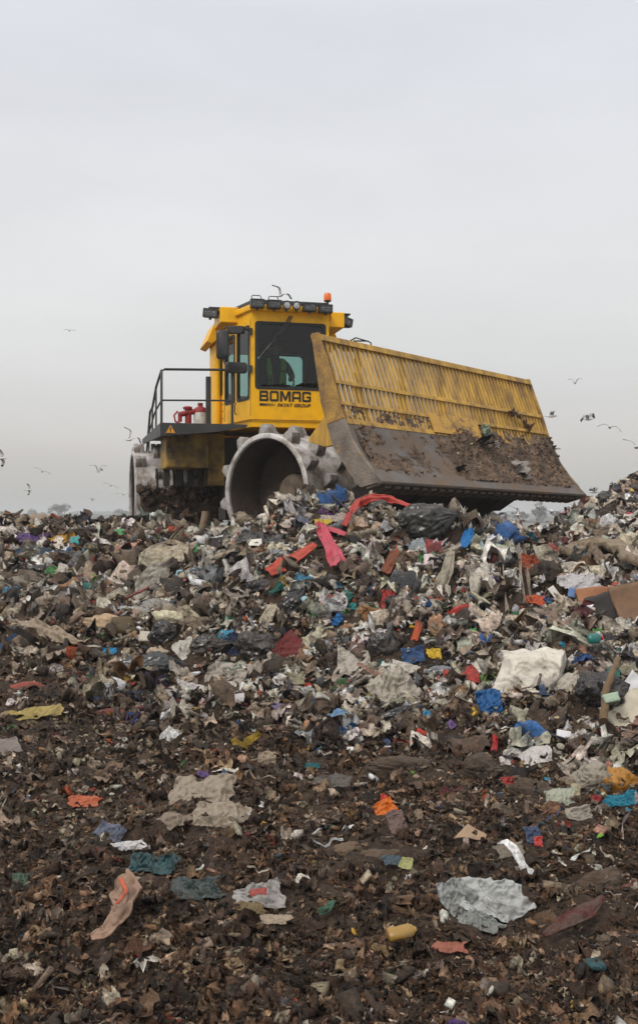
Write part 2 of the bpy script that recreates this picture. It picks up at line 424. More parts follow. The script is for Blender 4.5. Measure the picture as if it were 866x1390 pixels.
T_CLOD = [(clump(ICO2 if k < 5 else ICO1, rr, .42), (ICO2 if k < 5 else ICO1)[1]) for k in range(16)]
def chip(r):
    sx, sy, sz = .5, .12 + .35 * r.random(), .05 + .12 * r.random()
    P = np.array([(x, y, z) for x in (-sx, sx) for y in (-sy, sy) for z in (-sz, sz)]) + (r.random((8, 3)) - .5) * .12
    return P, np.array([(0, 1, 3, 2), (4, 6, 7, 5), (0, 4, 5, 1), (2, 3, 7, 6), (0, 2, 6, 4), (1, 5, 7, 3)])
T_CHIP = [chip(rr) for _ in range(12)]

def pick_cols(r, n, table):
    w = np.array([t[0] for t in table], float); k = r.choice(len(table), n, p=w / w.sum())
    c = np.array([lin(*t[1]) for t in table])[k] * .98
    g = c.mean(1, keepdims=True) * np.array([1.12, 1., .86]); sat = (c.max(1) - c.min(1)) / (c.max(1) + 1e-6)
    c = np.where((sat > .6)[:, None] & (r.random((n, 1)) < .2), c * .35 + g * .65, c)
    return np.clip(c * (.68 + .68 * r.random((n, 1))) * (1 + .12 * (r.random((n, 3)) - .5)), 0, .85)
# (weight, colour as it looks when clean)
HEAPC = [(20, (188, 177, 159)), (14, (160, 145, 126)), (8, (124, 108, 92)), (15, (212, 205, 192)), (11, (236, 232, 226)), (7, (92, 75, 62)), (6, (60, 48, 40)),
         (5, (38, 37, 38)), (3.2, (72, 74, 78)), (3, (150, 116, 84)), (2.0, (160, 155, 158)), (1.5, (196, 150, 130)),
         (.8, (40, 90, 150)), (.6, (60, 130, 160)), (1.3, (176, 48, 38)), (.7, (205, 80, 40)), (.55, (60, 140, 70)), (.3, (130, 190, 70)), (.5, (215, 175, 50)),
         (.55, (205, 110, 130)), (.3, (100, 70, 140)), (1.2, (95, 35, 38)), (.5, (40, 110, 105)), (1., (50, 60, 85))]
HEAPB = [(18, (120, 102, 84)), (15, (88, 71, 57)), (11, (62, 48, 39)), (13, (148, 130, 110)), (8, (182, 168, 148)), (4, (215, 208, 198)), (7, (40, 36, 34)),
         (2, (150, 112, 76)), (1, (60, 80, 110)), (.9, (150, 55, 42)), (.5, (190, 90, 50)), (.4, (70, 120, 70)), (.4, (190, 150, 60)), (.4, (90, 70, 110)), (.5, (60, 110, 115))]
SOILC = [(26, (90, 64, 45)), (24, (62, 43, 29)), (19, (118, 88, 63)), (15, (40, 27, 19)), (14, (146, 115, 86)), (9, (176, 148, 119)), (3., (184, 168, 148)),
         (.5, (66, 70, 78)), (.3, (120, 55, 40)), (.2, (60, 84, 84)), (.2, (150, 118, 50)), (.3, (205, 198, 188))]

FILM = attr_mat('plastic_film_scraps', .40, .62, bump=.9, bscale=22)
PAPER = attr_mat('paper_and_rag_scraps', .8, .75, bump=.9, bscale=34, pr=.45)
SOILM = attr_mat('soil_crumbs', .85, .85, bump=.9, bscale=45, pr=.5)

MASK = np.zeros((560, 420), bool)      # 4 cm cells taken by the single pieces: loose litter keeps off them
def mark(P):
    i = ((P[:, 0] + 8.4) / .04).astype(int); j = ((P[:, 1] - 2) / .04).astype(int)
    ok = (i >= 0) & (i < 420) & (j >= 0) & (j < 560); MASK[j[ok], i[ok]] = True
def masked(X, Y):
    i = ((X + 8.4) / .04).astype(int); j = ((Y - 2) / .04).astype(int)
    ok = (i >= 0) & (i < 420) & (j >= 0) & (j < 560); return ok & MASK[j.clip(0, 559), i.clip(0, 419)]
def sample(r, n, y0, y1, ulim=.43, gam=1.):
    """points over the ground, denser near the camera"""
    t = r.random(n); Y = (y0 ** -gam + t * (y1 ** -gam - y0 ** -gam)) ** (-1 / gam) if gam else np.exp(np.log(y0) + t * np.log(y1 / y0))
    X = (r.random(n) * 2 - 1) * (ulim * (Y + .7) + .8)
    return X, Y
def litter(name, label, templates, n, y0, y1, smin, smax, table, tableb, want_heap, matl, seed, tilt=1.2, lift=.25, gam=1., browner=None, ulim=.43, cat='rubbish', jit=.12, up=0., pw=1.7, smooth=False, smal=.8):
    r = np.random.default_rng(seed)
    X, Y = sample(r, n, y0, y1, ulim, gam)
    h = heapness(X, Y); keep = r.random(n) < want_heap(h, X, Y)
    X, Y, h = X[keep], Y[keep], h[keep]; n = len(X)
    s = np.exp(np.log(smin) + r.random(n) ** pw * np.log(smax / smin)) * np.clip(Y / 9, smal, 1.4)
    bad = np.zeros(n, bool)
    for dx, dy in ((0, 0), (.35, .1), (-.35, .1), (0, .45), (.2, .3), (-.2, .3)): bad |= masked(X + dx * s, Y + dy * s)
    keep = ~bad | ((r.random(n) < .18) & (s < .05)); X, Y, h, s = X[keep], Y[keep], h[keep], s[keep]; n = len(X)
    Z = height(X, Y)
    cA = pick_cols(r, n, table); cB = pick_cols(r, n, tableb)
    # the left end and the toe of the heap is dirtier stuff
    P = np.stack([X * .7, Y * .7, X * 0 + seed], -1)
    fl = np.clip(.5 + .9 * vn(P) + (browner(X, Y) if browner else 0), 0, 1)
    c = np.where((r.random(n) < fl)[:, None], cB, cA)
    Vv, Ff, Cc = scatter(templates, np.stack([X, Y, Z + up * r.random(n)], -1), s, c, tilt, r, lift, jit)
    o = np_mesh(name, Vv, Ff, matl, Cc, smooth=smooth)
    tag(o, label, cat, kind='stuff')
    return o
# ================================================================== the compactor
BASE = Vector((-.3, 16.6, 1.05))
comp = empty('landfill_compactor', BASE)
tag(comp, 'yellow landfill compactor with spiked steel wheels and wide raised blade on top of the heap', 'compactor')
def frame(ox, oy, yaw, roll=0.):
    return Matrix.Translation(Vector((ox, oy, 0)) - BASE) @ Matrix.Rotation(R(yaw), 4, 'Z') @ Matrix.Rotation(R(roll), 4, 'Y')
MF = frame(-.015, 13.6, 48.)         # front frame: x = along the blade, y = backwards, z = world height
MR = frame(-.45, 16.43, 14.)         # rear frame: x = sideways, y = backwards from the cab front
ID = Matrix.Identity(4)
ROLL = -.018                         # the blade's far end hangs a little lower
W = 5.36
def PB(w, t, z): return (w, -t, z + ROLL * w)

# ---- blade profile (t forwards, z up)
FRONT = [(0, 3.97), (.115, 3.66), (.25, 3.31), (.34, 3.04), (.45, 2.78), (.58, 2.52), (.73, 2.31), (.88, 2.17), (1.055, 2.01)]
BACK = [(.80, 1.915), (.738, 1.92), (.62, 2.06), (.50, 2.24), (.40, 2.45), (.29, 2.72)]
def ft(z):
    zs = [p[1] for p in FRONT][::-1]; ts = [p[0] for p in FRONT][::-1]
    return float(np.interp(z, zs, ts))
def extrude(mb, prof, w0, w1, nseg=1):
    n = len(prof); vs = []
    for i in range(nseg + 1):
        w = w0 + (w1 - w0) * i / nseg; vs += [PB(w, t, z) for t, z in prof]
    fs = [tuple(range(n))[::-1], tuple(range(nseg * n, (nseg + 1) * n))]
    fs += [(i * n + k, i * n + (k + 1) % n, (i + 1) * n + (k + 1) % n, (i + 1) * n + k) for i in range(nseg) for k in range(n)]
    return mb.add(vs, fs)
mb = MB()
lowf = [p for p in FRONT if p[1] < 2.80 and p[1] > 2.1]
extrude(mb, lowf + [(.945, 2.09), (.80, 1.955)] + BACK[1:], .035, W - .035, 24)
blade = mb.build('blade', STEEL, comp, smooth='auto', mw=MF)
mb = MB(); extrude(mb, [(.90, 2.165), (1.075, 2.005), (1.07, 1.975), (.83, 1.905), (.80, 1.95)], .0, W)
mb.build('cutting_edge', STEEL, blade, bevel=.006)
# wear teeth under the edge
mb = MB()
for i in range(26):
    w = .12 + i * (W - .3) / 25.5
    mb.prism([PB(w, 1.03, 1.958), PB(w + .13, 1.03, 1.958), PB(w + .13, .80, 1.895), PB(w, .80, 1.895)], (0, 0, -.035))
mb.build('edge_bolts', EDGE, blade, bevel=.008)
# trash rack bars
mb = MB()
nb = 54; pitch = (W - .12) / nb
zz = [2.76, 2.9, 3.04, 3.31, 3.66, 3.90]
for i in range(nb):
    w0 = .10 + i * pitch; w1 = w0 + pitch * .55; vs = []
    for z in zz:
        t = ft(z) - .004
        vs += [PB(w0, t, z), PB(w1, t, z), PB(w1, t - .027, z - .01), PB(w0, t - .027, z - .01)]
    n = len(zz); fs = [(3, 2, 1, 0), tuple(range(4 * n - 4, 4 * n))]
    fs += [(4 * i_ + k, 4 * i_ + (k + 1) % 4, 4 * i_ + 4 + (k + 1) % 4, 4 * i_ + 4 + k) for i_ in range(n - 1) for k in range(4)]
    mb.add(vs, fs)
rack = mb.build('trash_rack', YELD, blade, bevel=.005)
def rail(name, z, h, out, back, w0=.06, w1=W - .06, m_=YELD):
    mb = MB(); ta, tb = ft(z - h / 2), ft(z + h / 2)
    extrude(mb, [(tb + out, z + h / 2), (ta + out, z - h / 2), (ta - back, z - h / 2), (tb - back, z + h / 2)], w0, w1, 12)
    return mb.build(name, m_, blade, bevel=.006)
rail('top_rail', 3.925, .085, .03, .14, .0, W)
rail('rail', 3.33, .055, .028, .0)
rail('rail', 3.04, .05, .028, .0)
rail('rail', 2.80, .07, .008, .09)
# end plates
WORN = mat('worn_to_steel_plate', (.20, .165, .135), .6, .3, dirt=(.42, .23, .05), dscale=3.2, dlo=.56, dhi=.64, bump=.5, vary=.3)
outl = [(-.105, 3.985), (.066, 3.05), (.278, 2.47), (.554, 2.12), (.738, 1.93), (1.03, 1.985)]
inl = [(.915, 2.17), (.76, 2.33), (.60, 2.54), (.47, 2.80), (.36, 3.06), (.27, 3.33), (.13, 3.68), (.015, 3.985)]
for w in (-.02, W - .03):
    up = [(-.105, 3.985), (.066, 3.05), (.172, 2.76), (.46, 2.83), (.36, 3.06), (.27, 3.33), (.13, 3.68), (.015, 3.985)]
    lo = [(.173, 2.755), (.278, 2.47), (.554, 2.12), (.738, 1.93), (1.03, 1.985), (.915, 2.17), (.76, 2.33), (.60, 2.54), (.47, 2.80), (.461, 2.825)]
    mb = MB(); mb.prism([PB(w, t, z) for t, z in up], (.05, 0, 0)); ep = mb.build('end_plate', YELM, blade, bevel=.006)
    mb = MB(); mb.prism([PB(w, t, z) for t, z in lo], (.05, 0, 0)); mb.build('wear_plate', WORN, blade, bevel=.004)
# stiffener ribs and braces on the back
mb = MB()
for w in (.9, 1.9, 2.9, 3.9, 4.8):
    mb.prism([PB(w, -.06, 3.9), PB(w, .0, 3.1), PB(w, .24, 2.75), PB(w, .1, 2.7), PB(w, -.14, 3.1), PB(w, -.13, 3.9)], (.05, 0, 0))
mb.build('stiffener', YELD, blade, bevel=.005)
for w in (.28, 4.9):
    mb = MB(); mb.prism([PB(w, .02, 3.06), PB(w, .24, 2.55), PB(w, -.12, 2.50), PB(w, -.42, 2.58), PB(w, -.42, 2.64)], (.07, 0, 0))
    mb.build('brace_plate', YELD, blade, bevel=.008)
# patch plate over the lower rail
mb = MB()
mb.prism([PB(1.98, ft(3.09) + .034, 3.09), PB(3.2, ft(3.09) + .034, 3.09), PB(3.2, ft(2.80) + .034, 2.80), PB(1.98, ft(2.80) + .034, 2.80)], (0, .028, 0))
mb.build('patch_plate', mat('scraped_yellow_plate', (.52, .29, .045), .6, dirt=(.2, .12, .06), dscale=6, dlo=.48, dhi=.6, bump=.3), blade, bevel=.006)
# push arms and cross frame
mb = MB()
for w in (1.55, 3.55):
    mb.prism([PB(w, .55, 2.15), PB(w, .62, 1.9), PB(w, .2, 1.62), PB(w, -1.6, 1.62), PB(w, -1.6, 1.95), PB(w, .1, 2.0), PB(w, .3, 2.5)], (.18, 0, 0))
mb.prism([PB(1.0, .55, 1.93), PB(1.0, .1, 1.66), PB(1.0, -.25, 1.66), PB(1.0, -.25, 1.98), PB(1.0, .3, 2.2)], (3.3, 0, 0))
mb.build('push_frame', GREASE, blade, bevel=.01)
# hydraulic lift cylinders
mb = MB()
for w in (1.9, 3.4):
    mb.tube([PB(w, .1, 2.4), PB(w, -1.2, 2.75)], .07, 12)
mb.build('lift_cylinder', GREASE, blade, smooth='auto')

# ---- drums
RD, WD = .835, 1.13
def tooth_mesh():
    bm = bmesh.new()
    for x0, x1 in ((0, .085), (.105, .19)):
        cx = .12
        P = [(-cx, -.01), (-cx * .84, .06), (-.046, .15), (.046, .15), (cx * .84, .06), (cx, -.01)]
        a = [bm.verts.new((x0, p[0], p[1])) for p in P]; b_ = [bm.verts.new((x1, p[0], p[1])) for p in P]
        bm.faces.new(a[::-1]); bm.faces.new(b_)
        for k in range(6): bm.faces.new((a[k], a[(k + 1) % 6], b_[(k + 1) % 6], b_[k]))
    # web between the two ribs
    P = [(-.09, -.01), (-.036, .12), (.036, .12), (.09, -.01)]
    a = [bm.verts.new((.085, *p)) for p in P]; b_ = [bm.verts.new((.105, *p)) for p in P]
    for k in range(3): bm.faces.new((a[k], a[k + 1], b_[k + 1], b_[k]))
    bmesh.ops.recalc_face_normals(bm, faces=bm.faces)
    bmesh.ops.bevel(bm, geom=[e for e in bm.edges if len(e.link_faces) == 2 and e.calc_face_angle(0) > .5], offset=.009, segments=2, affect='EDGES', profile=.6)
    me = bpy.data.meshes.new('tooth'); bm.to_mesh(me); bm.free(); me.materials.append(TOOTH); me.shade_smooth(); me.set_sharp_from_angle(angle=R(45))
    return me
TOOTH_ME = tooth_mesh()
def drum(M, x0, ycen, zc, side, phase, detailed=True):
    """side -1: open face towards -x"""
    Mx = M @ Matrix.Translation((x0, ycen, zc))
    s = side
    mb = MB()
    # shell: outer skin, inner skin, recessed web, back web
    mb.lathe([(RD - .075, -.004), (RD - .012, -.004), (RD, .01), (RD, WD - .01), (RD - .012, WD), (RD - .075, WD), (RD - .075, WD - .2), (.1, WD - .2), (.1, WD - .26), (RD - .09, WD - .26)], 64, axis='x')
    for v in range(0): pass
    d = mb.build('drum', DRUM, comp, smooth='auto', mw=Mx @ (Matrix.Scale(-1, 4, (1, 0, 0)) if s > 0 else ID))
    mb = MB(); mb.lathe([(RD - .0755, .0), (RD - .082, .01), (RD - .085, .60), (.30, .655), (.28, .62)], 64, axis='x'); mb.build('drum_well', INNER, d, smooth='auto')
    mb = MB(); mb.lathe([(.27, .65), (.27, .56), (.24, .51), (.13, .49), (.12, .46), (.001, .455)], 32, axis='x'); mb.build('hub', HUBM, d, smooth='auto')
    mb = MB(); mb.lathe([(RD + .004, .0), (RD + .004, -.03), (RD - .02, -.045), (RD - .065, -.045), (RD - .078, -.03), (RD - .078, .004)], 64, axis='x', close=True); mb.build('rim', DRUM, d, smooth='auto')
    rows = 4; per = 11
    big = MB()
    for r_ in range(rows):
        for k in range(per):
            a = 2 * math.pi * (k + (.5 if r_ % 2 else 0)) / per + phase
            Mt = Matrix.Translation((-.02 + r_ * (WD - .17) / (rows - 1), 0, 0)) @ Matrix.Rotation(a, 4, 'X') @ Matrix.Translation((0, 0, RD)) @ Matrix.Diagonal((.95, .88, .92, 1))
            if detailed:
                t_ = bpy.data.objects.new('tooth', TOOTH_ME); COL.objects.link(t_); t_.parent = d; t_.matrix_local = Mt
            else:
                big.add([tuple(Mt @ v.co) for v in TOOTH_ME.vertices], [tuple(p.vertices) for p in TOOTH_ME.polygons])
    if not detailed:
        o = big.build('tooth_rows', TOOTH, d); o['kind'] = 'stuff'
    # mud packed between the teeth
    return d
drum(MF, .4, 1.35, 1.915, -1, R(-3))
drum(MF, 4.96, 1.35, 1.83, 1, R(8), False)
drum(MR, -2.28, 2.6, 1.88, -1, R(12))
drum(MR, 2.28, 2.6, 1.88, 1, R(5), False)

# ---- front frame
mb = MB()
mb.prism([(1.75, .3, 1.5), (1.75, .1, 2.3), (1.75, .6, 2.75), (1.75, 2.3, 2.75), (1.75, 2.9, 2.3), (1.75, 2.9, 1.6), (1.75, 2.0, 1.3)], (1.86, 0, 0))
mb.tube([(.9, 1.35, 1.86), (4.4, 1.35, 1.86)], .22, 20)
mb.build('front_frame', YELS, comp, bevel=.02, mw=MF)
# front scraper bars behind the drum
mb = MB(); mb.box(.5, 1.7, 2.32, 2.48, 1.5, 1.7); mb.box(3.7, 4.9, 2.32, 2.48, 1.5, 1.7)
mb.build('scraper_bar', GREASE, comp, bevel=.01, mw=MF)
# ---- articulation joint
mb = MB(); mb.lathe([(.28, 1.3), (.34, 1.34), (.34, 2.5), (.28, 2.55)], 24); 
mb.build('articulation_joint', GREASE, comp, smooth='auto', mw=MR @ Matrix.Translation((.1, 1.0, 0)))

# ---- rear frame and engine housing
mb = MB()
mb.box(-.95, .95, .9, 4.4, 1.5, 2.86)
mb.tube([(-1.5, 2.6, 1.92), (1.5, 2.6, 1.92)], .24, 20)
mb.build('rear_frame', GREASE, comp, bevel=.02, mw=MR)
mb = MB(); mb.prism([(-.98, 2.2, 2.875), (-.98, 2.2, 3.08), (-.98, 4.9, 3.0), (-.98, 5.0, 2.3), (-.98, 4.4, 1.9), (-.98, 4.0, 2.875)], (1.96, 0, 0))
mb.build('engine_hood', YELS, comp, bevel=.03, mw=MR)
mb = MB(); mb.box(-1.92, -1.24, .45, 1.45, 2.33, 2.895); tank = mb.build('fuel_tank', YELS, comp, bevel=.025, mw=MR)
mb = MB(); mb.box(-1.235, -.96, .62, 1.6, 2.05, 2.9); mb.build('side_panel', YELS, comp, bevel=.02, mw=MR)
mb = MB(); mb.box(.96, 1.9, .45, 1.45, 2.33, 2.895); mb.build('side_panel', YELS, comp, bevel=.02, mw=MR)
# rear drums' scraper beams (front of the rear drums) with fingers reaching between teeth
for sx_ in (-2.25, .95):
    mb = MB(); mb.box(sx_, sx_ + 1.3, 1.42, 1.6, 1.62, 1.95)
    for i in range(6): mb.box(sx_ + .05 + i * .21, sx_ + .13 + i * .21, 1.41, 1.70, 1.30, 1.63)
    mb.build('scraper_beam', mat('mud_caked_beam', (.10, .068, .045), .9, dirt=(.04, .028, .02), dscale=5, dlo=.4, dhi=.6, bump=.9, bscale=16), comp, bevel=.01, mw=MR)
mb = MB()
for k in range(9):
    x = -2.0 + .14 * k; mb.tube([(x, 1.3, 2.35), (x + .02, 1.34, 2.05), (x - .03, 1.42, 1.9)], .022, 6)
for k in range(5): mb.box(-1.9 + k * .2, -1.8 + k * .2, 1.1, 1.25, 2.05, 2.33)
mb.build('hose', GREASE, comp, mw=MR)

# ---- platform beside the cab
PZ = 3.0
mb = MB()
mb.prism([(-2.06, -.06, PZ), (-.72, -.04, PZ), (-.72, -.04, PZ - .05), (-1.2, -.05, PZ - .13), (-2.06, -.06, PZ - .21)], (0, .03, 0))      # front skirt
mb.prism([(-2.06, -.03, PZ), (-.70, -.03, PZ), (-.92, 1.25, PZ), (-.95, 3.6, PZ), (-2.06, 3.6, PZ)], (0, 0, -.03))                     # deck
mb.prism([(-2.065, -.03, PZ), (-2.065, 3.6, PZ), (-2.065, 3.6, PZ - .10), (-2.065, -.03, PZ - .21)], (.03, 0, 0))                      # side skirt
mb.box(.72, 2.06, -.03, 3.4, PZ - .12, PZ)
platform = mb.build('platform', DARKSTEEL, comp, bevel=.005, mw=MR)
mb = MB(); mb.prism([(-1.985, -.066, PZ - .165), (-1.83, -.066, PZ - .165), (-1.9075, -.066, PZ - .035)], (0, .004, 0)); mb.build('warning_sticker', WARN, platform)
mb = MB(); mb.prism([(-1.915, -.069, PZ - .125), (-1.90, -.069, PZ - .125), (-1.896, -.069, PZ - .07), (-1.919, -.069, PZ - .07)], (0, .002, 0)); mb.box(-1.915, -1.90, -.069, -.067, PZ - .148, PZ - .133)
mb.prism([(-1.985, -.068, PZ - .165), (-1.83, -.068, PZ - .165), (-1.835, -.068, PZ - .158), (-1.98, -.068, PZ - .158)], (0, .001, 0))
mb.build('warning_mark', LETTER, platform)
# handrail
def hr(path, r=.017, mb=None):
    mb.tube(path, r, 8); return mb
mb = MB()
TZ_, MZ = 3.83, 3.35
xl = -2.04
mb.tube([(xl, .0, PZ - .02), (xl, .0, TZ_ - .03), (xl + .05, .0, TZ_), (-1.1, .06, TZ_ + .03), (-.9, .08, TZ_ + .03)], .020, 8)
mb.tube([(xl, .0, TZ_ - .02), (xl, .9, TZ_ - .16), (xl, 1.6, TZ_ - .42), (xl, 2.1, TZ_ - .46), (xl, 2.6, TZ_ - .9), (xl - .02, 3.0, 2.3)], .020, 8)
mb.tube([(xl, .0, MZ), (-.95, .06, MZ + .03)], .014, 8)
mb.tube([(xl, .0, MZ), (xl, 1.2, MZ - .08), (xl, 2.2, MZ - .3)], .014, 8)
mb.tube([(xl, .95, PZ - .02), (xl, .95, TZ_ - .18)], .015, 8)
mb.tube([(xl, 1.65, PZ - .02), (xl, 1.65, TZ_ - .43)], .015, 8)
mb.tube([(xl, 2.35, 2.5), (xl, 2.3, MZ - .25), (xl, 2.2, MZ - .3)], .012, 8)
mb.tube([(-.93, .04, PZ - .01), (-.93, .06, TZ_ + .03)], .022, 8)
mb.build('handrail', DARKSTEEL, platform, smooth='auto')
mb = MB(); mb.box(-1.28, -1.20, .50, .58, PZ, TZ_ - .02); mb.build('rail_post', DARKSTEEL, platform, bevel=.012)
# red valve assembly and the white canister
mb = MB()
mb.tube([(-1.52, .9, PZ), (-1.52, .9, PZ + .30)], .055, 14); mb.tube([(-1.66, .86, PZ + .22), (-1.40, .9, PZ + .28)], .045, 12)
mb.lathe([(.001, 0), (.07, .005), (.08, .04), (.05, .06), (.001, .065)], 16, c=(-1.53, .9, PZ + .30)); mb.tube([(-1.66, .86, PZ + .1), (-1.66, .86, PZ + .25)], .035, 10)
mb.tube([(-1.62, .8, PZ + .05), (-1.74, .82, PZ + .1), (-1.76, .82, PZ + .2), (-1.70, .84, PZ + .27)], .016, 8)
mb.build('red_valve', REDP, platform, smooth='auto')
mb = MB(); mb.lathe([(.001, 0), (.105, .01), (.11, .04), (.11, .27), (.09, .33), (.04, .36), (.04, .40)], 20, c=(-1.32, .92, PZ)); can = mb.build('canister', WHITEP, platform, smooth='auto')
mb = MB(); mb.lathe([(.112, .26), (.112, .30), (.093, .337), (.04, .365), (.045, .42), (.001, .425)], 20, c=(-1.32, .92, PZ)); mb.build('canister_cap', REDP, platform, smooth='auto')

# ---- cab
Z0, Z1 = 2.97, 4.80
plan = [(-.63, 0), (.63, 0), (.90, 1.15), (.90, 2.05), (-.90, 2.05), (-.90, 1.15)]
cabM = MR
cab_mb = MB(); gaskets = []; panes = []
def rounded(s0, s1, z0, z1, r, n=5):
    out = []
    for cx, cz, a0 in ((s1 - r, z1 - r, 0), (s0 + r, z1 - r, 90), (s0 + r, z0 + r, 180), (s1 - r, z0 + r, 270)):
        for k in range(n + 1):
            a = R(a0 + 90 * k / n); out.append((cx + r * math.cos(a), cz + r * math.sin(a)))
    return out
def wall(mb, p0, p1, z0, z1, wins, th=.05, mi=0):
    """a wall between plan points with real openings; wins = (s0, s1, z0, z1) along the wall"""
    a, b_ = Vector((*p0, 0)), Vector((*p1, 0)); L = (b_ - a).length; d = (b_ - a) / L; nrm = Vector((d.y, -d.x, 0))
    P = lambda s, z, o=0.: tuple(a + d * s + nrm * o + Vector((0, 0, z)))
    ss = sorted({0., L, *[w[0] for w in wins], *[w[1] for w in wins]}); zs = sorted({z0, z1, *[w[2] for w in wins], *[w[3] for w in wins]})
    for i in range(len(ss) - 1):
        for j in range(len(zs) - 1):
            cs, cz = (ss[i] + ss[i + 1]) / 2, (zs[j] + zs[j + 1]) / 2
            if any(w[0] < cs < w[1] and w[2] < cz < w[3] for w in wins): continue
            q = [(ss[i], zs[j]), (ss[i + 1], zs[j]), (ss[i + 1], zs[j + 1]), (ss[i], zs[j + 1])]
            mb.add([P(s, z) for s, z in q], [(0, 1, 2, 3)], 0); mb.add([P(s, z, -th) for s, z in q], [(3, 2, 1, 0)], 1)
    for w in wins:
        q = [(w[0], w[2]), (w[1], w[2]), (w[1], w[3]), (w[0], w[3])]
        for k in range(4):
            (s, z), (s2, z2) = q[k], q[(k + 1) % 4]
            mb.add([P(s, z), P(s2, z2), P(s2, z2, -th), P(s, z, -th)], [(0, 1, 2, 3)], 0)
        # gasket ring and pane
        g = MB(); n = 24; go = rounded(w[0] - .012, w[1] + .012, w[2] - .012, w[3] + .012, .05); gi = rounded(w[0] + .032, w[1] - .032, w[2] + .032, w[3] - .032, .075)
        vs = [P(s, z, .012) for s, z in go] + [P(s, z, .012) for s, z in gi] + [P(s, z, -.02) for s, z in go] + [P(s, z, -.02) for s, z in gi]
        fs = [(k, (k + 1) % n, n + (k + 1) % n, n + k) for k in range(n)] + [(n + k, n + (k + 1) % n, 3 * n + (k + 1) % n, 3 * n + k) for k in range(n)] + [(k, 2 * n + k, 2 * n + (k + 1) % n, (k + 1) % n) for k in range(n)]
        g.add(vs, fs); gaskets.append(g)
        p_ = MB(); p_.add([P(s, z, -.012) for s, z in gi], [tuple(range(n))]); panes.append(p_)
wall(cab_mb, plan[0], plan[1], Z0, Z1, [(.065, 1.195, 3.58, 4.63)])
L1 = math.hypot(.27, 1.15)
wall(cab_mb, plan[5], plan[0], Z0, Z1, [(.08, .50, 3.42, 4.52), (.60, 1.09, 3.42, 4.58)])
wall(cab_mb, plan[1], plan[2], Z0, Z1, [(.09, .58, 3.42, 4.58), (.68, 1.10, 3.42, 4.52)])
wall(cab_mb, plan[4], plan[5], Z0, Z1, [(.35, .80, 3.62, 4.45)])
wall(cab_mb, plan[2], plan[3], Z0, Z1, [(.1, .55, 3.62, 4.45)])
wall(cab_mb, plan[3], plan[4], Z0, Z1, [(.20, .80, 3.65, 4.45), (.98, 1.60, 3.65, 4.45)])
cab_mb.add([(x, y, Z0) for x, y in plan], [tuple(range(6))], 0); cab_mb.add([(x * .98, y * .98 + .02, Z0 + .05) for x, y in plan], [tuple(range(6))], 1)
# ceiling
cab_mb.add([(x * .985, y * .98 + .02, 4.70) for x, y in plan], [tuple(range(6))], 1)
# belt ridge below the lettering
cab = cab_mb.build('cab', [YEL, CABIN], comp, mw=cabM)
mb = MB()
rp = [(-.637, -.012), (.637, -.012), (.91, 1.14), (.93, 1.14), (.655, -.03), (-.655, -.03), (-.93, 1.14), (-.91, 1.14)]
mb.prism([(x, y, 3.075) for x, y in rp], (0, 0, .012)); mb.build('trim_line', mat('dark_amber_trim', (.25, .11, .01), .6), cab)
for g in gaskets: g.build('window_gasket', RUBBER, cab)
for p_ in panes: p_.build('window_pane', GLASS, cab)
# roof: dark cap, yellow front visor
mb = MB()
roofp = [(-.66, -.06), (.66, -.06), (.90, .9), (.90, 2.15), (-.90, 2.15), (-.90, .9)]
mb.prism([(x, y, 4.80) for x, y in roofp], (0, 0, .10), 0)
mb.build('roof', YEL, comp, bevel=.02, mw=MR)
roof = bpy.context.scene.objects['roof']
mb = MB(); mb.prism([(x * .93, y * .95 + .06, 4.905) for x, y in roofp], (0, 0, .085)); mb.build('roof_cap', DARKSTEEL, roof, bevel=.02)
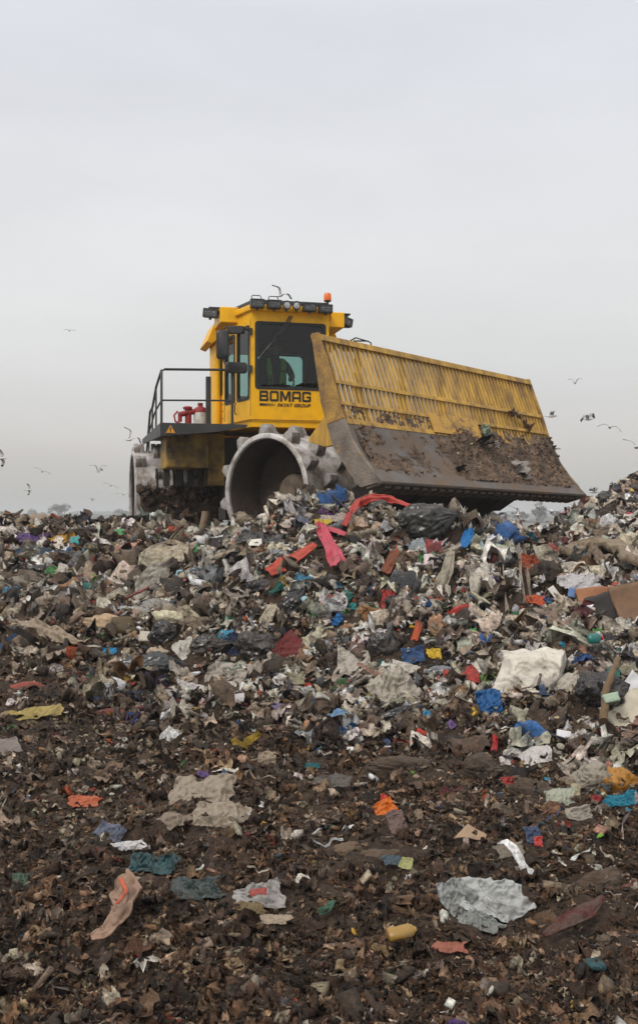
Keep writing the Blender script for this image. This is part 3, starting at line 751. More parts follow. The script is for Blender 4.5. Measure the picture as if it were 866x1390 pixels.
# side wings of the roof that carry the outer lamps
for s in (-1, 1):
    mb = MB(); x0, x1 = sorted((s * .70, s * 1.04)); mb.box(x0, x1, .55, 1.25, 4.70, 4.955); mb.build('roof_wing', YEL, roof, bevel=.015)
    mb = MB()
    mb.prism([(s * 1.02, 1.26, 4.84), (s * .80, 1.26, 4.84), (s * .80, 1.26, 4.72), (s * 1.07, 1.26, 4.46), (s * 1.17, 1.26, 4.50)], (0, .9, 0))
    mb.build('roof_cowl', YEL, roof, bevel=.012)
    mb = MB(); x0, x1 = sorted((s * .85, s * 1.20)); mb.box(x0, x1, .75, 1.3, 4.958, 4.985); mb.build('wing_cover', DARKSTEEL, roof, bevel=.006)
def rect_lamp(x, y, z, w, h, yaw=0., handle=False, roll=0.):
    M = Matrix.Translation((x, y, z)) @ Matrix.Rotation(yaw, 4, 'Z') @ Matrix.Rotation(roll, 4, 'Y')
    mb = MB(); mb.box(-w / 2, w / 2, 0, .11, -h / 2, h / 2, M); mb.box(-.02, .02, .03, .07, -h / 2 - .035, -h / 2, M)
    # rim round the glass
    for a, b_, c_, d_ in ((-w / 2, w / 2, h / 2 - .018, h / 2), (-w / 2, w / 2, -h / 2, -h / 2 + .018), (-w / 2, -w / 2 + .018, -h / 2 + .018, h / 2 - .018), (w / 2 - .018, w / 2, -h / 2 + .018, h / 2 - .018)):
        mb.box(a, b_, -.012, -.001, c_, d_, M)
    for k in range(1, 4): mb.box(-w / 2 + .018, w / 2 - .018, -.010, -.006, -h / 2 + h * k / 4 - .003, -h / 2 + h * k / 4 + .003, M)
    if handle: mb.tube([tuple(M @ Vector(p)) for p in ((-w * .42, .05, h / 2), (-w * .4, .05, h / 2 + .05), (-w * .3, .05, h / 2 + .06), (w * .2, .05, h / 2 + .06), (w * .3, .05, h / 2 + .03), (w * .32, .05, h / 2))], .008, 6)
    o = mb.build('work_lamp', BLACK, comp, mw=MR, bevel=.004)
    mb = MB(); mb.box(-w / 2 + .02, w / 2 - .02, -.004, -.0015, -h / 2 + .02, h / 2 - .02, M); mb.build('lens', mat('sooty_lamp_glass', (.10, .10, .105), .15, .2, dirt=(.3, .3, .3), dscale=24, dlo=.55, dhi=.62), o)
rect_lamp(-.57, -.20, 4.885, .215, .135, handle=True); rect_lamp(-.30, -.20, 4.885, .215, .13, handle=True)
rect_lamp(.27, -.20, 4.865, .215, .13); rect_lamp(.53, -.20, 4.855, .215, .13)
for x in (-.10, .055):
    mb = MB(); mb.lathe([(.001, .08), (.05, .08), (.07, .02), (.07, -.01), (.056, -.012), (.055, .0)], 20, axis='y', c=(x, -.19, 4.88)); mb.box(x - .012, x + .012, -.17, -.13, 4.78, 4.83)
    o = mb.build('round_lamp', BLACK, comp, mw=MR, smooth='auto')
    mb = MB(); mb.lathe([(.001, -.010), (.03, -.008), (.054, .0)], 20, axis='y', c=(x, -.19, 4.88)); mb.build('lens', LENS, o, smooth='auto')
mb = MB(); mb.box(-.66, .66, -.09, -.065, 4.80, 4.85); mb.build('lamp_bar', YEL, roof, bevel=.004)
rect_lamp(-1.19, .68, 4.87, .24, .14, yaw=R(-18), roll=R(6)); rect_lamp(1.14, .72, 4.84, .22, .14, yaw=R(26), roll=R(12))
# beacon
mb = MB(); mb.lathe([(.05, 0), (.05, .04), (.02, .05), (.02, .09), (.055, .1), (.06, .115)], 16, c=(.60, -.02, 4.90)); bc = mb.build('beacon', BLACK, comp, smooth='auto', mw=MR)
mb = MB(); mb.lathe([(.058, .115), (.062, .13), (.058, .21), (.045, .235), (.001, .24)], 20, c=(.60, -.02, 4.90)); mb.build('beacon_lens', ORANGE, bc, smooth='auto')
# mirrors
def mirror(path, c, w, h, yaw, name='mirror', d=.09):
    mb = MB(); mb.tube(path, .012, 8); o = mb.build('mirror_arm', BLACK, comp, smooth='auto', mw=MR)
    M = Matrix.Translation(c) @ Matrix.Rotation(yaw, 4, 'Z')
    n = 8; prof = rounded(-w / 2, w / 2, -h / 2, h / 2, min(w, h) * .28); inner = [(a * .8, b_ * .86) for a, b_ in prof]
    vs = [tuple(M @ Vector((a, 0, b_))) for a, b_ in prof] + [tuple(M @ Vector((a, d * .6, b_))) for a, b_ in prof] + [tuple(M @ Vector((a, d, b_))) for a, b_ in inner] + [tuple(M @ Vector((a, -d * .25, b_))) for a, b_ in inner]
    N = len(prof); fs = [tuple(range(2 * N, 3 * N))[::-1], tuple(range(3 * N, 4 * N))]
    for a, b_ in ((3, 0), (0, 1), (1, 2)): fs += [(a * N + k, a * N + (k + 1) % N, b_ * N + (k + 1) % N, b_ * N + k) for k in range(N)]
    mb = MB(); mb.add(vs, fs); mb.build('mirror_housing', BLACK, o, smooth='auto')
mirror([(-.72, .25, 4.52), (-.98, .1, 4.56), (-1.08, .05, 4.50)], (-1.09, .0, 4.25), .20, .46, R(-8))
mirror([(-1.09, .02, 4.05), (-1.05, .0, 3.93), (-.99, -.02, 3.90)], (-.88, -.04, 3.89), .36, .17, R(4))
mirror([(-.66, .05, 4.50), (-.80, -.02, 4.52)], (-.88, .0, 4.49), .26, .12, R(-20))
mirror([(.8, .6, 4.3), (1.25, .6, 4.55), (1.45, .6, 4.5)], (1.25, .75, 4.42), .40, .16, R(10))
mb = MB(); mb.tube([(1.25, .75, 4.52), (1.5, .75, 4.53), (1.56, .75, 4.50), (1.56, .75, 4.36)], .013, 8); mb.build('grab_rail', BLACK, comp, mw=MR)
# hinges, wiper
mb = MB()
for z in (3.88, 4.47): mb.box(-.665, -.622, -.035, .03, z - .055, z + .055)
mb.build('hinge', BLACK, cab, bevel=.006)
mb = MB()
mb.tube([(-.02, -.03, 4.74), (-.10, -.05, 4.60), (-.25, -.035, 4.40), (-.40, -.03, 4.18)], .011, 6); mb.tube([(.02, -.03, 4.74), (-.06, -.05, 4.60), (-.2, -.035, 4.42)], .011, 6)
mb.tube([(-.52, -.026, 4.05), (-.30, -.026, 4.33)], .009, 6)
mb.build('wiper', BLACK, cab)
# door shut lines and grab handle
mb = MB(); a_, b__ = Vector((-.63, 0, 0)), Vector((-.90, 1.15, 0)); d_ = (b__ - a_).normalized(); n_ = Vector((d_.y, -d_.x, 0)); n_ = n_ if n_.x < 0 else -n_
for s0 in (.035, 1.12):
    p_ = a_ + d_ * s0; mb.prism([p_ + n_ * .002 + Vector((0, 0, 3.14)), p_ + d_ * .012 + n_ * .002 + Vector((0, 0, 3.14)), p_ + d_ * .012 + n_ * .002 + Vector((0, 0, 4.68)), p_ + n_ * .002 + Vector((0, 0, 4.68))], n_ * .002)
mb.build('door_seam', LETTER, cab)
mb = MB(); p_ = a_ + d_ * .55 + n_ * .03; mb.tube([p_ + Vector((0, 0, 3.2)), p_ + n_ * .03 + Vector((0, 0, 3.24)), p_ + n_ * .03 + Vector((0, 0, 3.36)), p_ + Vector((0, 0, 3.40))], .010, 6)
mb.build('door_handle', BLACK, cab)
# bolts up the door post
mb = MB()
for z in (3.2, 3.32, 3.44): mb.lathe([(.012, 0), (.012, .01), (.001, .01)], 8, axis='x', c=(-.90 - .012, 1.22, z))
mb.build('bolt', BLACK, cab)
# round column behind the door (air intake / rear pillar)
mb = MB(); mb.box(-1.02, -.905, 1.35, 2.0, 3.0, 4.72)
mb.build('rear_pillar', YEL, cab, bevel=.08, seg=5)

# ---- lettering on the cab front
def letter(mb, x, z, w, h, t, ch, y=-.004):
    e = (0, -.003, 0)
    def q(a, b_, c_, d_): mb.prism([(x + a * w, y, z + c_ * h), (x + b_ * w, y, z + c_ * h), (x + b_ * w, y, z + d_ * h), (x + a * w, y, z + d_ * h)], e)
    def poly(pts): mb.prism([(x + a * w, y, z + b_ * h) for a, b_ in pts], e)
    th, tv = .20, .25; c_ = .10
    L_, Tp = th, 1 - tv * .9
    if ch == 'B':
        q(0, L_ + .02, 0, 1); poly([(L_ + .02, 1), (.88, 1), (.97, .9), (.97, .78), (L_ + .02, .78)]); q(L_ + .02, .93, .40, .60); poly([(L_ + .02, 0), (.90, 0), (1, .1), (1, .20), (L_ + .02, .20)])
        q(.75, .97, .60, .78); q(.78, 1, .20, .40)
    elif ch == 'O':
        poly([(0, .12), (.10, 0), (.90, 0), (1, .12), (1, .20), (0, .20)]); poly([(0, .88), (.10, 1), (.90, 1), (1, .88), (1, .80), (0, .80)]); q(0, .22, .2, .8); q(.78, 1, .2, .8)
    elif ch == 'M':
        q(0, .20, 0, 1); q(.80, 1, 0, 1); poly([(.20, 1), (.28, 1), (.50, .40), (.50, .10), (.42, .10), (.20, .66)]); poly([(.80, 1), (.72, 1), (.50, .40), (.50, .10), (.58, .10), (.80, .66)])
    elif ch == 'A':
        poly([(0, .80), (0, .88), (.12, 1), (.88, 1), (1, .88), (1, .80)]); q(0, .22, 0, .8); q(.78, 1, 0, .8); q(.22, .78, .26, .46)
    elif ch == 'G':
        poly([(0, .12), (.10, 0), (.90, 0), (1, .12), (1, .20), (0, .20)]); poly([(0, .88), (.10, 1), (.90, 1), (1, .88), (1, .80), (0, .80)]); q(0, .22, .2, .8); q(.78, 1, .2, .56); q(.50, .78, .38, .56); q(.78, 1, .68, .8)
mb = MB()
x = -.505; lw = .145
for ch in 'BOMAG':
    w_ = .175 if ch == 'M' else lw
    letter(mb, x, 3.38, w_, .165, 0, ch); x += w_ + .02
for k in range(9):   # fading bar left of the small line
    x0 = -.505 + k * .03; mb.prism([(x0, -.004, 3.305), (x0 + .028 - .0026 * k, -.004, 3.305), (x0 + .028 - .0026 * k, -.004, 3.345), (x0, -.004, 3.345)], (0, -.003, 0))
mb.build('lettering', LETTER, cab)
fc = bpy.data.curves.new('small_lettering', 'FONT'); fc.body = 'FAYAT GROUP'; fc.size = .074; fc.shear = .3; fc.offset = .0022; fc.space_character = 1.12; fc.extrude = .0015
fo = bpy.data.objects.new('tmp', fc); COL.objects.link(fo)
dg = bpy.context.evaluated_depsgraph_get(); me = bpy.data.meshes.new_from_object(fo.evaluated_get(dg)); bpy.data.objects.remove(fo)
me.materials.clear(); me.materials.append(LETTER)
wd = max(v.co.x for v in me.vertices)
o = bpy.data.objects.new('small_lettering', me); COL.objects.link(o); o.parent = cab
o.matrix_local = Matrix.Translation((-.22, -.006, 3.298)) @ Matrix.Rotation(R(90), 4, 'X') @ Matrix.Diagonal((.545 / wd, 1, 1, 1))

# ---- inside the cab
mb = MB(); mb.box(-.27, .27, 1.05, 1.55, 3.45, 3.62); mb.box(-.26, .26, 1.50, 1.62, 3.55, 4.28); mb.box(-.14, .14, 1.52, 1.62, 4.30, 4.50); mb.box(-.2, .2, 1.1, 1.5, Z0 + .05, 3.45)
mb.box(-.42, -.30, .95, 1.45, 3.70, 3.78); mb.box(.30, .42, .95, 1.45, 3.70, 3.78)
mb.build('seat', SEATM, cab, bevel=.03)
mb = MB(); mb.box(-.5, .5, .12, .35, 3.05, 3.50); mb.tube([(0, .45, 3.2), (0, .62, 3.75)], .03, 8); mb.build('console', CABIN, cab, bevel=.02)
mb = MB(); mb.tube([(.19 * math.cos(a), .62 + .06 * math.sin(a), 3.78 + .18 * math.sin(a)) for a in [2 * math.pi * k / 20 for k in range(21)]], .014, 6); mb.build('steering_wheel', BLACK, cab)
mb = MB(); mb.box(.45, .62, .9, 1.6, 3.2, 3.85); mb.build('control_box', CABIN, cab, bevel=.02)
bpy.context.view_layer.update()
# paper roll on the dash
mb = MB(); mb.tube([(.02, .24, 3.60), (.24, .24, 3.60)], .055, 16)
o = mb.build('paper_roll', mat('pale_blue_paper', (.45, .66, .70), .8), None, smooth='auto'); o.matrix_world = Matrix.Translation(BASE) @ MR
tag(o, 'pale blue paper roll lying on the dashboard behind the windscreen', 'paper roll')

# driver -----------------------------------------------------------
def skin_body(name, pts, edges, rad, mats, M, sub=2, root=0):
    me = bpy.data.meshes.new(name); me.from_pydata(pts, edges, []); o = bpy.data.objects.new(name, me); COL.objects.link(o)
    sk = o.modifiers.new('skin', 'SKIN'); sk.use_smooth_shade = True
    sv = me.skin_vertices[0].data
    for i, r_ in enumerate(rad): sv[i].radius = r_ if isinstance(r_, tuple) else (r_, r_)
    sv[root].use_root = True
    ss = o.modifiers.new('sub', 'SUBSURF'); ss.levels = sub; ss.render_levels = sub
    dg = bpy.context.evaluated_depsgraph_get(); dg.update(); m2 = bpy.data.meshes.new_from_object(o.evaluated_get(dg)); bpy.data.objects.remove(o)
    m2.materials.clear()
    for q in (mats if isinstance(mats, (list, tuple)) else [mats]): m2.materials.append(q)
    m2.shade_smooth(); o = bpy.data.objects.new(name, m2); COL.objects.link(o); o.matrix_world = M
    return o
MW = Matrix.Translation(BASE) @ MR
SKIN = mat('skin', (.36, .20, .14), .6); CLOTH = mat('dark_work_jacket', (.022, .026, .04), .85); VEST = mat('lime_safety_vest', (.28, .55, .03), .7); HAIR = mat('dark_hair', (.02, .014, .01), .8)
pts = [(0, 1.32, 3.70), (0, 1.30, 3.86), (0, 1.27, 4.05), (0, 1.25, 4.17), (0, 1.22, 4.27), (0, 1.20, 4.33),
       (-.20, 1.26, 4.15), (-.27, 1.10, 3.93), (-.18, .84, 3.84), (-.15, .72, 3.86), (.20, 1.26, 4.15), (.27, 1.10, 3.93), (.18, .84, 3.84), (.15, .72, 3.86),
       (-.11, 1.25, 3.68), (-.16, .80, 3.70), (-.15, .72, 3.30), (-.15, .60, 3.24), (.11, 1.25, 3.68), (.16, .80, 3.70), (.15, .72, 3.30), (.15, .60, 3.24)]
ed = [(0, 1), (1, 2), (2, 3), (3, 4), (4, 5), (3, 6), (6, 7), (7, 8), (8, 9), (3, 10), (10, 11), (11, 12), (12, 13), (0, 14), (14, 15), (15, 16), (16, 17), (0, 18), (18, 19), (19, 20), (20, 21)]
rad = [(.17, .13), (.16, .12), (.17, .12), (.14, .10), .055, .05, .07, .055, .042, .032, .07, .055, .042, .032, .09, .075, .055, .05, .09, .075, .055, .05]
# head joined in the same skin: crown vertex above the neck
pts += [(0, 1.18, 4.40), (0, 1.18, 4.49)]; ed += [(5, 22), (22, 23)]; rad += [(.078, .092), (.068, .08)]
p = skin_body('person', pts, ed, rad, [CLOTH, SKIN], MW)
me = p.data
for f in me.polygons:
    c_ = f.center
    f.material_index = 1 if (c_.z > 4.30 or (c_.y < .78 and c_.z > 3.7)) else 0
tag(p, 'driver in a lime safety vest seated behind the cab windscreen', 'person')
mb = MB()
for s in (-1, 1):
    mb.prism([(s * .05, 1.13, 3.78), (s * .14, 1.13, 3.78), (s * .17, 1.14, 4.10), (s * .15, 1.20, 4.24), (s * .09, 1.20, 4.25), (s * .08, 1.13, 4.05)], (0, -.02, 0))
v = mb.build('safety_vest', VEST, p)
mb = MB(); mb.lathe([(.085, 4.44), (.094, 4.48), (.085, 4.54), (.05, 4.575), (.001, 4.58)], 16, c=(0, 1.19, 0)); mb.build('hair', HAIR, p, smooth=True)
mb = MB()
mb.tube([(0, 1.10, 4.43), (0, 1.075, 4.395), (0, 1.09, 4.385)], [.012, .017, .012], 8); mb.tube([(-.03, 1.105, 4.35), (.03, 1.105, 4.35)], .008, 6)
mb.lathe([(.001, -.012), (.012, -.006), (.012, .006), (.001, .012)], 8, c=(-.03, 1.10, 4.44)); mb.lathe([(.001, -.012), (.012, -.006), (.012, .006), (.001, .012)], 8, c=(.03, 1.10, 4.44))
mb.tube([(-.085, 1.19, 4.38), (-.09, 1.19, 4.45)], .016, 8); mb.tube([(.085, 1.19, 4.38), (.09, 1.19, 4.45)], .016, 8)
mb.build('face', SKIN, p, smooth=True)
# fingers closed on the wheel rim
for s in (-1, 1):
    mb = MB()
    for k in range(4): mb.tube([(s * (.15 + .0), .72, 3.885 - k * .019), (s * .165, .665, 3.89 - k * .019), (s * .185, .625, 3.885 - k * .019), (s * .165, .605, 3.88 - k * .019)], [.010, .010, .009, .007], 7)
    mb.tube([(s * .14, .73, 3.88), (s * .13, .68, 3.90), (s * .155, .64, 3.905)], [.012, .011, .009], 7)
    mb.build('hand', SKIN, p, smooth=True)

# ---- mud and rubbish carried by the machine (rests on it, so it is its own thing)
def cloth_mb(): pass
def world_of(M, P): 
    A = np.array(Matrix.Translation(BASE) @ M); return P @ A[:3, :3].T + A[:3, 3]
r = np.random.default_rng(5)
# soil on the mouldboard
ws = np.linspace(.15, W - .06, 260); sz = np.linspace(0, 1, 70)
WW, SS = np.meshgrid(ws, sz)
zt = 2.10 + SS * .88
fr_t = np.interp(zt, [p_[1] for p_ in FRONT][::-1], [p_[0] for p_ in FRONT][::-1])
A_ = np.stack([WW * 1.6, SS * 1.7, WW * 0 + 3.3], -1)
cov = np.interp(WW, [0, .3, 1.0, 1.7, 2.4, 3.2, W], [.34, .50, .40, .22, .55, .85, .95]) * np.interp(SS, [0, .1, .5, .82, 1], [.62, .9, 1, .8, .2])
cov = cov + .55 * fbm(A_ * 1.4, 4) - .30
cov = np.where(WW < 2.0, cov * np.interp(SS, [0, .25, .5, .7], [.3, 1, .9, .1]), cov)
th_ = np.clip(cov, -.12, .6) * .11 + .016 * fbm(np.stack([WW * 9, SS * 8, WW * 0], -1), 4)
th_ = th_ + .02 * (1 - 2 * np.abs(vn(np.stack([WW * 16, SS * 14, WW * 0 + 5], -1))))
lean = np.interp(SS, [0, 1], [.55, .95])
P = np.stack([WW, -(fr_t + th_ * lean - .01), zt + th_ * (1 - lean) + ROLL * WW], -1).reshape(-1, 3)
F = grid_faces(260, 70); keepf = th_.ravel()[F].max(1) > .006
mud = np_mesh('blade_soil', world_of(MF, P), [F[keepf]], mat('damp_soil_crust', (.145, .095, .062), .9, dirt=(.062, .041, .028), dscale=4, dlo=.42, dhi=.6, bump=1., bscale=26, vary=.3), smooth=True)
tag(mud, 'brown soil crusted over the curved lower half of the blade', 'soil', kind='stuff')
ok = np.nonzero(th_.ravel() > .022)[0]; pickd = r.choice(ok, 1100)
pw = world_of(MF, P[pickd]); s = np.exp(np.log(.014) + r.random(1100) ** 2.2 * np.log(.06 / .014))
Vv, Ff, Cc = scatter(T_CLOD, pw, s, pick_cols(r, 1100, SOILC[:6] + [(4, (150, 120, 90)), (1.2, (190, 175, 155))]), 1.5, r, .1)
o = np_mesh('blade_crumbs', Vv, Ff, SOILM, Cc); tag(o, 'clods and litter bits stuck in the soil on the blade', 'soil', kind='stuff')
# rags wound round the rear scraper beam, and dirt hanging below
n = 260
xx = -2.25 + 1.35 * r.random(n); P = np.stack([xx, 1.38 + .1 * r.random(n) , 2.0 - .5 * r.random(n) ** 2.4], -1)
Vv, Ff, Cc = scatter(T_SHEET + T_RIB + T_WAD[:6], world_of(MR, P), .05 + .15 * r.random(n), pick_cols(r, n, [(6, (98, 76, 58)), (5, (70, 52, 40)), (3, (126, 106, 86)), (2, (150, 136, 118)), (3, (46, 36, 30)), (.6, (186, 176, 166)), (.3, (120, 60, 45))]), 1.57, r, 0.)
o = np_mesh('wound_rags', Vv, Ff, PAPER, Cc); tag(o, 'muddy rags wound round the scraper beam beside the rear wheel', 'rags', kind='stuff')
n = 260
ang = r.random(n) * 2 * math.pi; P = np.stack([.55 + .95 * r.random(n), 1.35 + .80 * np.sin(ang), 1.885 + .80 * np.cos(ang)], -1)
P = P[np.sin(ang) * 0 + np.cos(ang) < .55]; n = len(P)
Vv, Ff, Cc = scatter(T_FLAKE + T_WAD[:5], world_of(MF, P), .04 + .09 * r.random(n), pick_cols(r, n, HEAPB), 1.57, r, 0.)
o = np_mesh('wheel_rags', Vv, Ff, PAPER, Cc); tag(o, 'dirty scraps jammed between the teeth of the front wheel', 'rags', kind='stuff')
# ================================================================== single pieces of rubbish
_mc = {}
def hmat(rgb, kind, dirt=.35):
    """film = thin plastic, bag = glossy plastic, cloth, card, hard"""
    key = (rgb, kind, dirt)
    if key in _mc: return _mc[key]
    rough, bsc, bst, metal = {'film': (.40, 20, .7, 0), 'bag': (.20, 14, .5, 0), 'cloth': (.9, 60, .5, 0), 'card': (.8, 12, .15, 0), 'hard': (.35, 8, .08, 0)}[kind]
    c = tuple(min(.82, x * .84) for x in lin(*rgb))
    lum = sum(c) / 3; dc = (.10, .072, .05) if lum > .08 else (.085, .066, .05)
    m = mat('%s_%02x%02x%02x_%d' % (kind, *rgb, int(dirt * 100)), c, rough, 0, dirt=dc, dscale=11, dlo=.59 - .33 * dirt, dhi=.80 - .33 * dirt, bump=bst, bscale=bsc, vary=.10, amount=.9)
    if kind in ('film',):
        nt = m.node_tree; b = nt.nodes['Principled BSDF']
        tl = nd(nt, 'ShaderNodeBsdfTranslucent'); mx = nd(nt, 'ShaderNodeMixShader'); mx.inputs[0].default_value = .25
        nt.links.new(b.inputs['Base Color'].links[0].from_socket, tl.inputs[0])
        nt.links.new(b.outputs[0], mx.inputs[1]); nt.links.new(tl.outputs[0], mx.inputs[2]); nt.links.new(mx.outputs[0], nt.nodes['Material Output'].inputs['Surface'])
    _mc[key] = m
    return m
hr_ = np.random.default_rng(99)
def basis(rot, tilt, yaw=0.):
    """item plane: right, up, normal; tilt 0 = lying, 90 = standing and facing the camera side"""
    t = R(tilt); a = R(rot); y = R(yaw)
    X = np.array([1, 0, 0.]); U = np.array([0, math.cos(t), math.sin(t)]); N = np.array([0, -math.sin(t), math.cos(t)])
    Rz = np.array([[math.cos(y), -math.sin(y), 0], [math.sin(y), math.cos(y), 0], [0, 0, 1]])
    X, U, N = Rz @ X, Rz @ U, Rz @ N
    return np.stack([X * math.cos(a) + U * math.sin(a), -X * math.sin(a) + U * math.cos(a), N], 1)
def size_m(px, Y): return px / FOC * Y
def finish(P, F, name, label, cat, m, smooth=True, thick=0., group=None):
    mark(P); c = P.mean(0); o = np_mesh(name, P - c, F if isinstance(F, list) else [F], m, smooth=smooth); o.location = c
    tag(o, label, cat, group)
    if thick:
        s_ = o.modifiers.new('thickness', 'SOLIDIFY'); s_.thickness = thick; s_.offset = 0
    return o
def sheet(px, py, w, h, name, label, cat, rgb, kind='film', rot=0., tilt=40., amp=.5, dirt=.35, lift=.05, n=44, thick=.003, shape=.16, nf=6, drape=True, yaw=0., lam=(.12, .5), bulge=0.):
    x, y, z = hit(px, py); n = max(n, 90) if w * h > 1000 else n
    wm = size_m(w, y); hm = size_m(h, y) / math.sin(R(tilt) + (CAMZ - z) / y)
    u, v = np.meshgrid(np.linspace(-.5, .5, n), np.linspace(-.5, .5, n)); o_ = hr_.random(3) * 50
    P = np.stack([u.ravel(), v.ravel(), 0 * u.ravel()], -1)
    # rounded, uneven outline
    d = np.maximum(np.abs(P[:, 0]), np.abs(P[:, 1])) * 2
    l = np.hypot(P[:, 0], P[:, 1]) * 2 + 1e-6
    sq = 1 - shape * 1.2 * (1 - d / l) * d
    P[:, :2] *= sq[:, None]
    Q = P * 2.2 + o_
    P[:, 0] += shape * (vn(Q) + .5 * vn(Q * 2.3)); P[:, 1] += shape * (vn(Q + 9) + .5 * vn(Q * 2.3 + 4))
    P[:, 0] *= wm; P[:, 1] *= hm; S = min(wm, hm)
    for k in range(nf):
        a = hr_.random() * math.pi; la = S * (lam[0] + lam[1] * hr_.random() ** 1.3)
        dd = P[:, 0] * math.cos(a) + P[:, 1] * math.sin(a) + .16 * S * vn(P / S * 1.7 + o_ + k * 3)
        ee = -P[:, 0] * math.sin(a) + P[:, 1] * math.cos(a); tri = .45 - 1.9 * np.abs(vn(np.stack([1.4 * dd / la + o_[0] + k, ee / (3 * la), 0 * dd + k * 1.7 + .5], -1)))
        msk = np.clip(.5 + 1.2 * vn(P / S * 1.3 + o_ + k * 7), 0, 1)
        P[:, 2] += amp * la * .42 * tri * msk
    for k in range(7):      # finer creases
        a = hr_.random() * math.pi; la = S * (.10 + .14 * hr_.random())
        dd = P[:, 0] * math.cos(a) + P[:, 1] * math.sin(a) + .10 * S * vn(P / S * 3.1 + o_ + k * 5 + 40)
        msk = np.clip(.2 + 1.6 * vn(P / S * 2.6 + o_ + k * 9 + 70), 0, 1)
        ee = -P[:, 0] * math.sin(a) + P[:, 1] * math.cos(a)
        P[:, 2] += (.25 + amp) * la * .42 * (.45 - 1.9 * np.abs(vn(np.stack([1.4 * dd / la + o_[1] + k, ee / (4 * la), 0 * dd + k * 2.3 + 9.5], -1)))) * msk
    P[:, 2] += amp * .22 * S * vn(P / S * 1.6 + o_ + 3)
    if bulge: P[:, 2] += bulge * S * (1 - np.clip(d, 0, 1) ** 2.4) - .10 * S
    P[:, 2] += amp * .05 * S * (1 - 2 * np.abs(vn(P / S * 7 + o_)))
    B = basis(rot, tilt, yaw); P = P @ B.T + np.array([x, y, z]) + B[:, 2] * lift
    if drape:
        g = height(P[:, 0], P[:, 1]) + .015 + .02 * vn(P * 9)
        low = P[:, 2] < g; P[:, 2] = np.where(low, g + .25 * (P[:, 2] - g).clip(-.1, 0) + .01, P[:, 2])
    return finish(P, grid_faces(n, n), name, label, cat, hmat(rgb, kind, dirt), smooth=kind != 'card', thick=thick)
def bag(px, py, w, h, name, label, cat, rgb, kind='bag', rot=0., depth=.8, knot=True, dirt=.3, lift=0., lump=.30, crease=.09, yaw=0., sq=1.):
    x, y, z = hit(px, py + h * .25); wm, hm = size_m(w, y) / 2, size_m(h, y) / 2
    nu, nv = (96, 64) if w * h > 900 else (56, 38)
    ph, th = np.meshgrid(np.linspace(0, 2 * math.pi, nu, endpoint=False), np.linspace(0.02, math.pi - .02, nv)); o_ = hr_.random(3) * 50
    D = np.stack([np.sin(th) * np.cos(ph), np.sin(th) * np.sin(ph), np.cos(th)], -1).reshape(-1, 3)
    D = np.sign(D) * np.abs(D) ** sq
    rad = 1 + lump * vn(D * 1.4 + o_) + lump * .5 * vn(D * 3.1 + o_)
    # creases running from the knot along the long axis
    ang = ph.ravel() + .5 * vn(D * 2 + o_)
    cr = 1 - 2 * np.abs(vn(np.stack([np.cos(ang) * 3.2, np.sin(ang) * 3.2, D[:, 2] * .8], -1) + o_))
    rad += crease * cr + crease * .6 * (1 - 2 * np.abs(vn(D * 6 + o_))) + crease * .35 * (1 - 2 * np.abs(vn(D * 13 + o_ + 4)))
    P = D * rad[:, None]; P = P[:, [2, 0, 1]]      # long axis along x, knot at +x
    if knot:
        q = np.clip((D[:, 2] - .86) / .14, 0, 1); P[:, 0] += q * .38; P[:, 1] *= 1 - .70 * q; P[:, 2] *= 1 - .70 * q
        P[:, 1] *= 1 + .9 * np.clip(q - .7, 0, 1); P[:, 2] *= 1 + .9 * np.clip(q - .7, 0, 1)
    P = P * np.array([wm, min(wm, hm) * depth * 1.1, hm])
    a = R(rot); yw = R(yaw)
    Ry = np.array([[math.cos(a), 0, -math.sin(a)], [0, 1, 0], [math.sin(a), 0, math.cos(a)]])
    Rz = np.array([[math.cos(yw), -math.sin(yw), 0], [math.sin(yw), math.cos(yw), 0], [0, 0, 1]])
    P = P @ Ry.T @ Rz.T + np.array([x, y, z + hm * .55 + lift])
    F = [grid_faces(nu, nv, wrap=True)]
    return finish(P, F, name, label, cat, hmat(rgb, kind, dirt))
